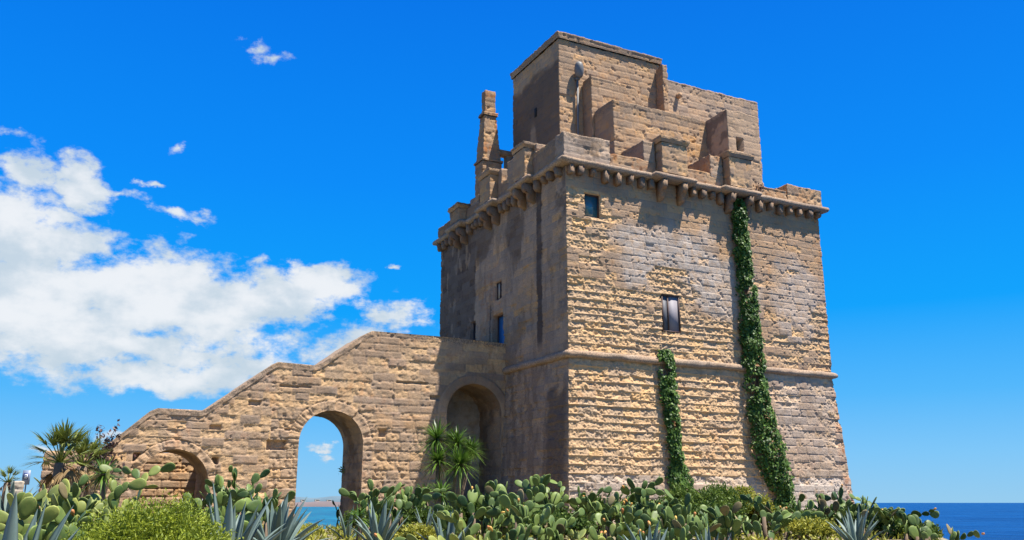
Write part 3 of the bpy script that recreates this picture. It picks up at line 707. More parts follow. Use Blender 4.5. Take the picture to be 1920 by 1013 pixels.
w = np.linspace(0, 1, nbz)[:, None]
X = np.broadcast_to(bx[None], (nbz, nbx)).copy(); Z = .2 + w * (btop(X) - .2)
def bridge_field(X, Z, A, seed=300):
    n = fbm(X, Z, .9, 371, 4) - .5
    tp = btop(X); dt = tp - Z
    low = sstep(4.75 - Z + .5 * n, -.1, .2) * (X > -8.8)       # coarse pitted courses right of the tall arch
    d1, t1, e1 = stone(X, Z, .42 + .5 * n, seed, .25, .32, .42, .85, style='ledge', depth=.6)
    d2, t2, e2 = stone(X, Z, .62, seed + 60, .29, .34, .38, .66, style='pit', joint=.03)
    d3, t3, e3 = stone(X, Z, -.6, seed + 90, .22, .26, .6, .9)
    band = sstep(X, -5.2, -5.0) * sstep(-2.6 - X, 0, .1) * sstep(Z, 4.28, 4.3) * sstep(4.76 - Z, 0, .02)
    d = d1 * (1 - low) + d2 * low; tone = t1 * (1 - low) + t2 * low; er = e1 * (1 - low) + e2 * low * .5
    d = d * (1 - band) + d3 * band; tone = tone * (1 - band) + (.6 + .3 * t3) * band; er = er * (1 - band)
    hole = np.zeros_like(X)
    for (a, b, c, e, dp) in [(-8.9, -8.25, 3.4, 3.72, .16), (-8.35, -8.0, 4.05, 4.12, .1), (-10.62, -10.42, 2.9, 3.12, .3), (-12.98, -12.8, 2.95, 3.2, .3), (-5.0, -4.72, 3.95, 4.2, .12),
                             (-4.4, -3.2, 5.9, 5.97, .07), (-3.1, -2.7, 5.35, 5.5, .1), (-8.6, -7.5, 5.52, 5.6, .08), (-9.6, -9.2, 4.85, 5.0, .08), (-10.75, -10.4, 4.0, 4.15, .09)]:
        m = (X > a + .1 * n) & (X < b + .1 * n) & (Z > c) & (Z < e); hole = np.where(m, dp, hole)
    d = d - hole; er = np.where(hole > 0, .2, er)
    for cx, r, sp, thru in ARCH:                                 # voussoir rings
        sdd = arch_sd(X, Z, cx, r, sp); ang = np.arctan2(Z - sp, X - cx)
        wid = .36 if cx > -11 else .3
        inr = (sdd < wid + .06 * n) & (Z > sp - .02)
        u = ang * (r + .2) / .27; fr = np.abs(u - np.round(u)) * .27; cell = np.floor(u + .5).astype(int)
        rv = np.random.default_rng(33).random((64, 3))[cell % 64]
        if thru: dv = .0 + (rv[..., 0] - .5) * .05 - .035 * (rv[..., 2] > .3) * (1 - sstep(fr, .01, .04)) + (fbm(X, Z, .15, 381, 3) - .5) * .08
        else: dv = .03 + (rv[..., 0] - .5) * .015 - .01 * (1 - sstep(fr, .005, .02))
        d = np.where(inr, dv - .05 * (1 - sstep(np.abs(sdd - wid), .0, .05)), d); tone = np.where(inr, .25 + .5 * rv[..., 1], tone); er = np.where(inr, .35 if thru else 0, er)
        k = sstep(sdd, .0, .07); d = d * (.25 + .75 * k)
    top = (dt < .2 + .05 * n) & (X < -5.2)
    d = np.where(top, .012 + .02 * n + .07 * (fbm(X, Z, .2, 391, 4) - .5), d); er = np.where(top, .1, er)
    A['tone'] = tone; A['erosion'] = er; A['patina'] = .1 + .4 * sstep(n, 0, .2) * (1 - er) + np.where(top, .1, 0)
    A['lichen'] = .75 * sstep(.32 - dt + .4 * n, .05, .3) + .15; A['rust'] = .35 * sstep(n, .05, .2)
    A['stain_shade'] = np.where((X > -2.8) & (Z > 2), .25 * sstep(ell(X, Z, -1.3, 6, 1.6, 1.2), 0, .3), 0)
    return d * sstep(dt, -.01, .04) + .01
A = attrs0(X.shape); D = bridge_field(X, Z, A)
# open the arches: drop the faces inside, pull the rim vertices onto the arch line
inside = np.zeros(X.shape, bool)
Xs, Zs = X.copy(), Z.copy()
for cx, r, sp, thru in ARCH:
    sdd = arch_sd(X, Z, cx, r, sp); inside |= sdd < -.001
    near = (sdd < 0) & (sdd > -.05)
    ang = np.arctan2(Z - sp, X - cx); up = Z > sp
    Xs = np.where(near & up, cx + r * np.cos(ang), np.where(near, cx + np.sign(X - cx) * r, Xs)); Zs = np.where(near & up, sp + r * np.sin(ang), Zs)
    rim = near; inside = inside & ~rim
V = np.stack([Xs, BY0 - D, Zs], -1).reshape(-1, 3)
i = np.arange(nbz - 1)[:, None] * nbx; j = np.arange(nbx - 1)[None]
q = np.stack([i + j, i + j + 1, i + nbx + j + 1, i + nbx + j], -1).reshape(-1, 4)
fi = inside.reshape(-1)[q].any(1); q = q[~fi]
q_off = len(V)
VV = [V]; QQ = [q]; AA = {k: [v.reshape(-1)] for k, v in A.items()}
def add_grid(P, at):
    global q_off
    r, c = P.shape[:2]; i = np.arange(r - 1)[:, None] * c; j = np.arange(c - 1)[None]
    QQ.append(np.stack([i + j, i + j + 1, i + c + j + 1, i + c + j], -1).reshape(-1, 4) + q_off); VV.append(P.reshape(-1, 3)); q_off += r * c
    for k in AA: AA[k].append(np.broadcast_to(np.asarray(at.get(k, 0.0), float), (r, c)).reshape(-1))
# top surface, back face, low end
yy = np.linspace(BY0 - .01, BY1, 14)
P = np.stack([np.broadcast_to(bx[None], (14, nbx)), np.broadcast_to(yy[:, None], (14, nbx)), np.broadcast_to(btop(bx)[None], (14, nbx)) + .06 * (fbm(bx[None] + 0 * yy[:, None], yy[:, None] + 0 * bx[None], .25, 393, 3) - .5) * np.minimum(1, np.arange(14))[:, None]], -1)
add_grid(P, {'tone': .5, 'lichen': .7, 'patina': .4})
bk = bx[::2]
Pb = [];
zz = np.linspace(0, 1, 120)[:, None]; Xb = np.broadcast_to(bk[None], (120, len(bk))); Zb = .2 + zz * (btop(Xb) - .2)
ins = np.zeros(Xb.shape, bool)
Xb = Xb.copy()
for cx, r, sp, thru in ARCH[:2]:
    sb_ = arch_sd(Xb, Zb, cx, r, sp); nr_ = (sb_ < 0) & (sb_ > -.1); ins |= (sb_ <= -.1)
    an_ = np.arctan2(Zb - sp, Xb - cx); upb = Zb > sp
    Xn = np.where(nr_ & upb, cx + r * np.cos(an_), np.where(nr_, cx + np.sign(Xb - cx) * r, Xb)); Zb = np.where(nr_ & upb, sp + r * np.sin(an_), Zb); Xb = Xn
c = len(bk); i = np.arange(119)[:, None] * c; j = np.arange(c - 1)[None]
qb = np.stack([i + j, i + c + j, i + c + j + 1, i + j + 1], -1).reshape(-1, 4); qb = qb[~ins.reshape(-1)[qb].any(1)]
QQ.append(qb + q_off); VV.append(np.stack([Xb, np.full(Xb.shape, BY1), Zb], -1).reshape(-1, 3)); q_off += Xb.size
for k in AA: AA[k].append(np.full(Xb.size, .4 if k == 'tone' else 0))
ze = np.linspace(.2, 2.5, 50); ye = np.linspace(BY0, BY1, 40); ZE, YE = np.meshgrid(ze, ye)
d, tn, er = stone(YE, ZE, .3, 395)
add_grid(np.stack([-14.62 - d * .6, YE, ZE], -1), {'tone': tn, 'lichen': .4})
build('arched_wall', np.vstack(VV), np.vstack(QQ), None, STONE, B, {k: np.concatenate(v) for k, v in AA.items()})
# vault and jambs of each arch, the closing wall behind the blind one
for kx, (cx, r, sp, thru) in enumerate(ARCH):
    y1 = BY1 if thru else BY0 + 2.0
    zl = np.arange(.2, sp, .04); th = np.linspace(0, math.pi, 90)
    px = np.concatenate([np.full(len(zl), cx + r), cx + r * np.cos(th), np.full(len(zl), cx - r)])
    pz = np.concatenate([zl, sp + r * np.sin(th), zl[::-1]])
    nx_ = np.concatenate([np.full(len(zl), -1.), -np.cos(th), np.full(len(zl), 1.)]); nz_ = np.concatenate([0 * zl, -np.sin(th), 0 * zl])
    s = np.concatenate([[0], np.cumsum(np.hypot(np.diff(px), np.diff(pz)))])
    ya = np.linspace(BY0 + .0, y1, int((y1 - BY0) / .045))
    S, YA = np.meshgrid(s, ya); d, tn, er = stone(YA + kx * 3, S, .2, 430 + kx, .27, .34, .4, .7, style='pit', joint=.03)
    d = d * sstep(YA, BY0, BY0 + .1)
    P = np.stack([px[None] + nx_[None] * d, YA, pz[None] + nz_[None] * d], -1)
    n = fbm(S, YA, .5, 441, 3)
    AT = {'tone': tn, 'patina': .2 + 0 * d, 'lichen': .35 + 0 * d, 'stain_shade': (.55 if kx == 0 else .4) * sstep(n, .35, .65), 'rust': .35 * sstep(n, .5, .7), 'erosion': .1 + 0 * d}  # mottled darkening raised to paint the shade under the vault
    rr, cc = P.shape[:2]; i = np.arange(rr - 1)[:, None] * cc; j = np.arange(cc - 1)[None]
    AT = {k: np.broadcast_to(AT.get(k, np.zeros((rr, cc))), (rr, cc)).reshape(-1) for k in attrs0(1)}
    build('arch_vault', P.reshape(-1, 3), np.stack([i + j, i + cc + j, i + cc + j + 1, i + j + 1], -1), None, STONE, B, AT)
masonry('closing_wall', (-2.5, .02, 6.75, 7.1), (-2.5, .02, 6.75, 7.1), .2, 6.3, seed=450, E=.25, stain_shade=lambda s, h, z: .2 + .3 * (fbm(h, z, .5, 451) - .3), patina=.8, res=(.05, .3, .3, .3), parent=B)

# rear garden wall seen through the low arch
def rear(s, h, z, A):
    d, tone, er = stone(h, z, .35, 460, .27, .33, .45, .75, style='pit', joint=.05)
    A['tone'] = tone; A['erosion'] = .35 + .4 * er; A['lichen'] = .7 * sstep(z + .3 * fbm(h, z, .5, 461), 3.2, 3.45); A['rust'] = .2 * sstep(fbm(h, z, .5, 462), .5, .6)
    return d
RW = masonry('stone_wall', (-15.5, -9.0, 9.0, 9.4), (-15.5, -9.0, 9.0, 9.4), .2, 3.4, rear, (.035, .2, .3, .2), .035)
tag(RW, 'sunlit block wall seen through the low left arch', 'wall')
# low railing in the mouth of the low arch
SW = masonry('stone_wall', (-10.5, -10.1, 7.25, 8.95), (-10.5, -10.1, 7.25, 8.95), .2, 3.3, seed=465, E=.3, res=(.05,) * 4, lichen_top=.5)
tag(SW, 'short cross wall behind the low arch that shades its right side', 'wall')
RA = empty('iron_railing', (-11.4, 4.55, .9), 'low pale iron railing across the foot of the low arch', 'railing')
g0 = gz(-11.4, 4.5); rt = 1.72
mb = MB()
for k in range(8): mb.tube([(-11.6 + k * .15, 4.5, g0 - .1), (-11.6 + k * .15, 4.5, rt + .1)], .009, 5)
mb.make('picket', RUST, RA)
mb = MB(); mb.tube([(-11.68, 4.5, rt), (-10.5, 4.5, rt)], .01, 6); mb.tube([(-11.68, 4.5, rt - .6), (-10.5, 4.5, rt - .6)], .01, 6); mb.make('rail', RUST, RA)

# ------------------------------------------------------------------ plants
def unit(v): return v / (np.linalg.norm(v) + 1e-9)
_u = np.linspace(0, 2 * math.pi, 13)[:-1]
PADV = []
for k, (rr, th) in enumerate(((1.0, 0), (.93, 1), (.55, 1.6))):
    pass
def pad_template():
    """flattened egg, base at the origin, tip at (0,0,1), width .62"""
    V, n = [], 14
    def outline(s):
        a = np.linspace(0, 2 * math.pi, n, endpoint=False)
        z = .5 - .5 * np.cos(a); wd = .31 * np.sin(a) * (1 + .28 * -np.cos(a) * .9)
        return np.column_stack([wd * s, np.zeros(n), .5 + (z - .5) * s])
    o0 = outline(1.0); o1 = outline(.9); o2 = outline(.5)
    rings = [o0, o1 + [0, .03, 0], o2 + [0, .042, 0]]
    V = np.vstack([rings[0], rings[1], rings[2], [[0, .045, .5]], rings[1] * [1, -1, 1], rings[2] * [1, -1, 1], [[0, -.045, .5]]])
    q, t = [], []
    for j in range(n):
        k = (j + 1) % n
        q += [(j, k, n + k, n + j), (n + j, n + k, 2 * n + k, 2 * n + j)]; t.append((2 * n + j, 2 * n + k, 3 * n))
        b1, b2 = 3 * n + 1, 4 * n + 1
        q += [(k, j, b1 + j, b1 + k), (b1 + k, b1 + j, b2 + j, b2 + k)]; t.append((b2 + k, b2 + j, 5 * n + 1))
    return V, np.array(q), np.array(t)
PT = pad_template()
FT = None
def prickly_pear(px, d, py_top, spread, npads, label, seed, mat=PAD, size=.36, at=None, flowers=0, zt=None):
    rng = np.random.default_rng(seed)
    x, y = at if at else spot(px, d); z0 = gz(x, y); zt = zt or ztop(py_top, d)
    H = max(.5, zt - z0)
    E = empty('prickly_pear', (x, y, z0), label, 'cactus', 'prickly pears around the tower')
    tips = []
    nr = max(2, int(npads / 9)); per = npads // nr + 1
    for k in range(nr):
        a = rng.uniform(0, 2 * math.pi); r = spread * math.sqrt(rng.uniform(0, 1)) * .9
        bx_, by_ = x + r * math.cos(a), y + r * math.sin(a)
        lim = z0 + H * (1 - .45 * (r / spread) ** 2) * rng.uniform(.6, 1.0) if k else zt
        zr = gz(bx_, by_) + rng.uniform(.1, .85) * max(.1, lim - z0 - .5)
        queue = [(np.array([bx_, by_, zr]), unit(np.array([rng.normal(0, .25), rng.normal(0, .25), 1])), rng.uniform(0, math.pi), lim, 0)]
        st = MB(); st.tube([(bx_, by_, z0 - .25), (bx_, by_, zr + .08)], [.07, .04], 7); st.make('stem', BARK, E, True)
        mb = MB(); count = 0
        while queue and count < per:
            p, up, ang, lim, g = queue.pop(int(rng.integers(len(queue))) if rng.random() < .4 else int(np.argmax([q_[0][2] for q_ in queue])))
            L = size * .86 * rng.uniform(.62, 1.15) * (.9 if g > 3 else 1.0)
            if p[2] + L * up[2] > lim + .02 and g: continue
            ref = np.array([math.cos(ang), math.sin(ang), 0]); nrm = unit(ref - up * np.dot(ref, up)); sd = np.cross(nrm, up)
            wsc = rng.uniform(.82, 1.15); bend = rng.normal(0, .07)
            V = PT[0]; loc = V * [L * wsc, L * .95, L]
            loc[:, 1] += bend * L * (V[:, 2] - .1) ** 2 * 2
            Vw = p + loc[:, :1] * sd + loc[:, 1:2] * nrm + loc[:, 2:] * up
            tone = np.clip(rng.normal(.4, .24) + (.35 if rng.random() < .12 else 0), 0, 1)
            grew = 0
            for c in range(rng.choice([1, 2, 3], p=[.35, .45, .2]) if g > 0 else 2):
                th = rng.uniform(-1.0, 1.0)
                rim = p + up * L * (.5 + .46 * math.cos(th)) + sd * L * wsc * .33 * math.sin(th)
                u2 = unit(up * math.cos(th * .75) + sd * math.sin(th * .75) + nrm * rng.normal(0, .3) + np.array([0, 0, .25]) + rng.normal(0, .12, 3))
                if rim[2] + .7 * size * u2[2] <= lim + .02: queue.append((rim, u2, ang + rng.normal(0, .9), lim, g + 1)); grew += 1
            if not grew and g and rng.random() < .1:
                dr = MB(); dr.add(Vw, PT[1], PT[2], tone); tag(dr.make('dry_pad', PADD, E, True), 'withered brown pad')
            else:
                mb.add(Vw, PT[1], PT[2], np.clip(tone + .25 * (np.abs(V[:, 1]) < .01), 0, 1)); count += 1
                if not grew: tips.append((p + up * L * .98, up))
        if mb.n: mb.make('pad_branch', mat, E, True)
    for k in range(min(2 * flowers, len(tips))):
        p, up = tips[rng.integers(len(tips))]; fr = MB()
        o = p + rng.normal(0, .03, 3) * [1, 1, .2]; fr.tube([o - up * .02, o + up * .03, o + up * .06, o + up * .075], [.014, .026, .024, .008], 6, rng.random())
        fr.make('fruit', FRUIT, E, True)
    return E
PP = [  # bearing, distance, picture height of the top, spread, pads, label
    (62, 13.5, 906, .5, 44, 'prickly pear under the parking sign', 1, .36),
    (120, 15.5, 876, .5, 44, 'prickly pear in front of the fan palm trunk', 1, .36),
    (178, 12.4, 896, .5, 44, 'prickly pear between the spiky yucca and the round shrub', 1, .36),
    (22, 10.5, 930, .55, 38, 'prickly pear at the left edge of the garden behind the corner agave', 1, .36),
    (95, 12.0, 902, .6, 48, 'prickly pear below the fan palm and parking sign', 1, .36),
    (150, 13.5, 882, .6, 56, 'prickly pear between the fan palm and the small spiky yucca', 1, .36),
    (205, 14.2, 874, .5, 44, 'yellow green prickly pear left of the low arch', 1, .34),
    (224, 15.2, 868, .25, 34, 'pale yellow green prickly pear touching the low arch jamb', 1, .32),
    (85, 9.6, 962, .5, 34, 'broad padded prickly pear at the lower left, left of the round shrub', 0, .38),
    (165, 11.6, 948, .4, 26, 'prickly pear right beside the left flank of the round yellow green shrub', 0, .36),
    (425, 19.5, 868, .5, 34, 'prickly pear right of the low arch and its railing', 0, .34),
    (470, 20.0, 872, .6, 46, 'prickly pear on the pier between the low and tall arches', 0, .35),
    (446, 16.0, 938, .42, 36, 'prickly pear behind the blue agave left of the tall arch', 0, .36),
    (697, 22.0, 905, .38, 28, 'prickly pear at the right foot of the tall arch', 0, .36),
    (730, 23.0, 888, .6, 46, 'prickly pear on the sunlit wall left of the tall yuccas', 0, .37),
    (772, 23.5, 903, .45, 30, 'shaded prickly pear just left of the yucca trunks', 0, .36),
    (838, 19.0, 948, .55, 40, 'low prickly pear in front of the yucca trunks', 0, .36),
    (882, 20.5, 900, .55, 46, 'prickly pear in front of the blind shaded arch', 0, .37),
    (930, 21.0, 897, .55, 46, 'prickly pear under the shaded side wall of the tower', 0, .37),
    (985, 19.5, 912, .55, 44, 'prickly pear in front of the dark stained tower wall', 0, .36),
    (1035, 21.5, 882, .45, 40, 'tallest prickly pear, standing before the near corner of the tower', 0, .38),
    (890, 15.5, 958, .6, 40, 'yellowish prickly pear at the bottom edge below the blind arch', 1, .33),
    (955, 15.5, 955, .6, 40, 'prickly pear with pale fruits at the bottom edge left of the tower corner', 0, .34),
    (1022, 16.0, 945, .5, 36, 'prickly pear at the bottom edge below the near tower corner', 0, .34),
    (1112, 21.5, 908, .5, 44, 'prickly pear right of the near tower corner with orange fruits', 0, .36),
    (1162, 20.5, 893, .5, 46, 'prickly pear with upright pads before the sunlit wall', 0, .35),
    (1215, 20.5, 893, .5, 46, 'prickly pear left of the short ivy strip', 0, .35),
    (1262, 19.5, 915, .5, 40, 'prickly pear under the foot of the short ivy strip', 0, .35),
    (1125, 16.5, 948, .6, 44, 'yellow green prickly pear at the bottom edge right of the tower corner', 1, .34),
    (1200, 16.5, 950, .6, 44, 'prickly pear at the bottom edge below the sunlit wall', 0, .34),
    (1285, 17.5, 948, .6, 42, 'prickly pear at the bottom edge below the green bushes', 0, .34),
    (1350, 19.5, 942, .55, 40, 'prickly pear below the yellowish bush and tall ivy', 0, .35),
    (1412, 20.5, 925, .5, 40, 'prickly pear at the foot of the tall ivy strip', 0, .36),
    (1460, 21.5, 925, .5, 38, 'prickly pear just right of the tall ivy strip', 0, .36),
    (1495, 21.5, 930, .3, 14, 'slender prickly pear with two raised pads before the lower right wall', 0, .38),
    (1562, 23.0, 914, .5, 50, 'prickly pear left of the far right tower corner', 0, .36),
    (1612, 23.0, 914, .55, 60, 'prickly pear covering the far right tower corner', 0, .36),
    (1660, 22.0, 938, .5, 54, 'prickly pear against the sea right of the tower', 0, .35),
    (1705, 21.0, 954, .5, 48, 'low prickly pear beside the sea on the falling slope', 0, .34),
    (1748, 20.0, 976, .45, 34, 'lowest and rightmost prickly pear of the slope above the sea', 0, .33)]
for k, (px, d, py, sp, npd, lab, pale, sz) in enumerate(PP):
    prickly_pear(px, d, py, sp, int(npd * 2.1), lab, 1000 + k, PADY if pale else PAD, sz, flowers=(2 if 24 <= k <= 29 or k in (8, 17, 19, 22, 37) else 1 if k % 3 == 0 else 0))
prickly_pear(0, 0, 0, .18, 16, 'dark prickly pear behind the bridge peeping past the tall arch jamb', 1090, PAD, .34, at=(-5.56, 7.55), zt=1.95)

def agave(px, d, py_top, label, seed, n=24, wid=.1, at=None):
    rng = np.random.default_rng(seed)
    x, y = at if at else spot(px, d); z0 = gz(x, y); Ln = max(.6, (ztop(py_top, d) - z0) * 1.08)
    E = empty('agave', (x, y, z0), label, 'agave', 'blue agaves in the garden'); mb = MB()
    for k in range(n):
        f = k / n; az_ = k * 2.39996 + rng.normal(0, .15); elv = R_(86 - 50 * f ** 1.1 + rng.normal(0, 5)); L = Ln * rng.uniform(.75, 1.02) * (1 - .12 * f)
        m = 11; s = np.linspace(0, 1, m); e = elv - (.28 * f + rng.uniform(-.05, .22)) * s ** 1.5
        hor = np.cumsum(np.cos(e)) / m * L; ver = np.cumsum(np.sin(e)) / m * L
        dirh = np.array([math.cos(az_), math.sin(az_), 0]); side = np.array([-math.sin(az_), math.cos(az_), 0])
        P = np.array([x, y, z0]) + dirh * (hor[:, None] + .05) + np.array([0, 0, 1.0]) * ver[:, None]
        wd = wid * (Ln / 1.1) * (.55 + 1.3 * s - 1.85 * s ** 2).clip(.02) * .78
        T_ = np.gradient(P, axis=0); T_ /= np.linalg.norm(T_, axis=1)[:, None]; N = np.cross(side[None], T_) * -1
        rows = []
        for c, (a, b) in enumerate(((-1, .38), (-.5, .1), (0, 0), (.5, .1), (1, .38))): rows.append(P + side * (a * wd)[:, None] + N * (b * wd)[:, None] * -1 * -1)
        for a, b in ((.5, -.22), (0, -.36), (-.5, -.22)): rows.append(P + side * (a * wd)[:, None] + N * (b * wd)[:, None])
        V = np.stack(rows, 1); c = 8
        q = [(i_ * c + j_, i_ * c + (j_ + 1) % c, (i_ + 1) * c + (j_ + 1) % c, (i_ + 1) * c + j_) for i_ in range(m - 1) for j_ in range(c)]
        tone = np.clip(rng.normal(.5, .18) + .2 * s - .1, 0, 1)
        mb.add(V.reshape(-1, 3), q, None, np.repeat(tone, c))
    mb.make('leaves', AGV, E, True)
    return E
AG = [(28, 8.5, 935, 'large blue agave at the lower left corner', 20), (432, 14.0, 915, 'blue agave between the round shrub and the tall arch', 22),
      (520, 16.5, 915, 'blue agave with curved leaves at the left foot of the tall arch', 22), (712, 18.0, 935, 'blue agave in front of the right foot of the tall arch', 22),
      (655, 21.0, 950, 'small narrow agave beside the tall arch jamb', 10), (840, 16.5, 955, 'dim blue agave below the yucca trunks', 14), (1215, 14.5, 972, 'blue agave tips at the bottom edge below the short ivy', 18),
      (1325, 14.5, 985, 'small blue agave at the bottom edge below the green bushes', 12), (1600, 18.5, 950, 'blue agave at the bottom right below the tower corner', 20), (95, 22.0, 900, 'distant slim agave left of the parking sign', 10),
      (800, 21.5, 950, 'small shaded agave left of the yucca trunks', 10), (985, 13.5, 1000, 'low agave at the bottom edge under the near tower corner', 10)]
for k, (px, d, py, lab, n) in enumerate(AG):
    if k == 9: px, d, py = 18, 26.0, 893
    agave(px, d, py, lab, 1200 + k, n)

def leaves(mb, C, N, ax, L, Wd, tone, fold=.25):
    """diamond leaves: centres C, normals N, axes ax (all n x 3)"""
    n = len(C); ax = ax / (np.linalg.norm(ax, axis=1)[:, None] + 1e-9); sd = np.cross(N, ax); sd /= np.linalg.norm(sd, axis=1)[:, None] + 1e-9
    nn = np.cross(ax, sd); L = np.broadcast_to(L, (n,))[:, None]; Wd = np.broadcast_to(Wd, (n,))[:, None]
    V = np.stack([C - ax * L * .5, C + sd * Wd * .5 - nn * fold * Wd * .5 * -1 - ax * L * .08, C + ax * L * .5, C - sd * Wd * .5 + nn * fold * Wd * .5 - ax * L * .08], 1).reshape(-1, 3)
    b = np.arange(n)[:, None] * 4
    t = np.concatenate([b + [0, 1, 2], b + [0, 2, 3]], 0)
    mb.add(V, None, t, np.repeat(np.broadcast_to(tone, (n,)), 4))
def strips(mb, base, dirs, L, Wd, rng, droop=.3, seg=3, tone=None):
    """sword leaves growing from base points along dirs"""
    n = len(dirs); dirs = dirs / np.linalg.norm(dirs, axis=1)[:, None]
    sd = np.cross(dirs, np.array([0, 0, 1.0])); sd /= np.linalg.norm(sd, axis=1)[:, None] + 1e-9
    L = np.broadcast_to(L, (n,)); rows = []
    for k in range(seg + 1):
        s = k / seg; P = base + dirs * (L * s)[:, None]; P[:, 2] -= droop * L * s ** 2
        w_ = Wd * (1 - s) ** .7 * (.6 + .8 * min(s * 3, .5)) if k < seg else .0015
        rows += [P - sd * w_ / 2, P + sd * w_ / 2]
    V = np.stack(rows, 1); c = 2 * (seg + 1); b = np.arange(n)[:, None] * c
    q = np.concatenate([b + [2 * k, 2 * k + 1, 2 * k + 3, 2 * k + 2] for k in range(seg)], 0)
    tn = np.clip(rng.normal(.45, .22, n), 0, 1) if tone is None else np.broadcast_to(tone, (n,))
    mb.add(V.reshape(-1, 3), q, None, np.repeat(tn, c))
def head(center, rad, n, rng, width, low=-.5, droop=.25):
    d = rng.normal(0, 1, (n, 3)); d[:, 2] = np.abs(d[:, 2]) * 1.0 + low * rng.random(n); d /= np.linalg.norm(d, axis=1)[:, None]
    mb = MB(); strips(mb, np.asarray(center) + d * .04, d, rad * rng.uniform(.75, 1.1, n), width, rng, droop); return mb
def yucca(name, heads, base, label, seed, cat='yucca', width=.05, n=150, low=-.75):
    rng = np.random.default_rng(seed); E = empty(name, base, label, cat); mb = MB()
    for c, r in heads:
        mid = [(base[0] * .4 + c[0] * .6) + rng.normal(0, .05), (base[1] * .4 + c[1] * .6), base[2] * .4 + c[2] * .6]
        mb.tube([(base[0], base[1], base[2] - .1), mid, c], [.07, .055, .045], 8)
    mb.make('trunk', BARK, E, True)
    for c, r in heads: head(c, r, n, rng, width, low).make('leaf_head', YUC, E)
    return E
def at(px, py, d): x, y = spot(px, d); return (x, y, ztop(py, d))
def ground_at(px, d): x, y = spot(px, d); return (x, y, gz(x, y))
yucca('yucca', [(at(817, 824, 26.6), .85), (at(820, 866, 26.2), .8)], ground_at(820, 26.4), 'tall yucca with two spiky heads, left of the pair by the blind arch', 1301, n=260, width=.045)
yucca('yucca', [(at(856, 832, 26.8), .78), (at(862, 872, 26.2), .82), (at(882, 846, 27.2), .6)], ground_at(848, 26.6), 'leaning yucca with three spiky heads, right of the pair by the blind arch', 1302, n=230, width=.045)
yucca('yucca', [(at(186, 890, 18.5), .5)], ground_at(188, 18.5), 'short spiky yucca in front of the low end of the stair bridge', 1303, n=130)
yucca('yucca', [(at(672, 972, 20.0), .36)], ground_at(672, 20.0), 'little yellow green yucca at the right foot of the tall arch', 1304, n=90)
yucca('yucca', [(at(828, 925, 24.5), .6), (at(795, 930, 25), .5)], ground_at(825, 24.8), 'dark low yucca in the shade at the foot of the yucca trunks', 1305, n=130)

def palm(px, d, py_c, rad, label, seed, nf=22, dry=True):
    rng = np.random.default_rng(seed); b = ground_at(px, d); c = np.array(at(px, py_c, d)); E = empty('fan_palm', b, label, 'palm', 'fan palms at the left')
    mb = MB(); mb.tube([(b[0], b[1], b[2] - .1), (b[0], b[1], (b[2] + c[2]) / 2), tuple(c)], [.2, .17, .14], 9); mb.make('trunk', BARK, E, True)
    def fans(n, lo, hi, mat, nm, sc):
        mb = MB()
        for k in range(n):
            a = k * 2.4 + rng.normal(0, .2); e = R_(rng.uniform(lo, hi)); u = np.array([math.cos(a) * math.cos(e), math.sin(a) * math.cos(e), math.sin(e)])
            L = rad * sc * rng.uniform(.8, 1.1); hub = c + u * L * .5
            mb.tube([c, hub], [.022, .012], 5, .6)
            sd = unit(np.cross(u, [0, 0, 1.0])); nf_ = 20; ang = np.linspace(-1.25, 1.25, nf_)
            dirs = u[None] * np.cos(ang)[:, None] + sd[None] * np.sin(ang)[:, None] + rng.normal(0, .05, (nf_, 3))
            strips(mb, np.repeat(hub[None], nf_, 0), dirs, L * .62 * (1 - .25 * np.abs(ang) / 1.25), .055 * rad, rng, .22 if mat is PALM else .6)
        mb.make(nm, mat, E)
    fans(nf, 0, 85, PALM, 'fronds', 1.0)
    if dry: fans(nf // 3 + 2, -75, -15, DRY, 'dry_skirt', .62)
    return E
palm(103, 24, 868, 1.15, 'fan palm with a brown dry skirt beside the parking sign', 1401)
palm(145, 26, 875, 1.0, 'olive fan palm half hidden behind the low end of the stair bridge', 1402, 18)
palm(8, 38, 905, .75, 'small distant fan palm at the left edge', 1403, 14)

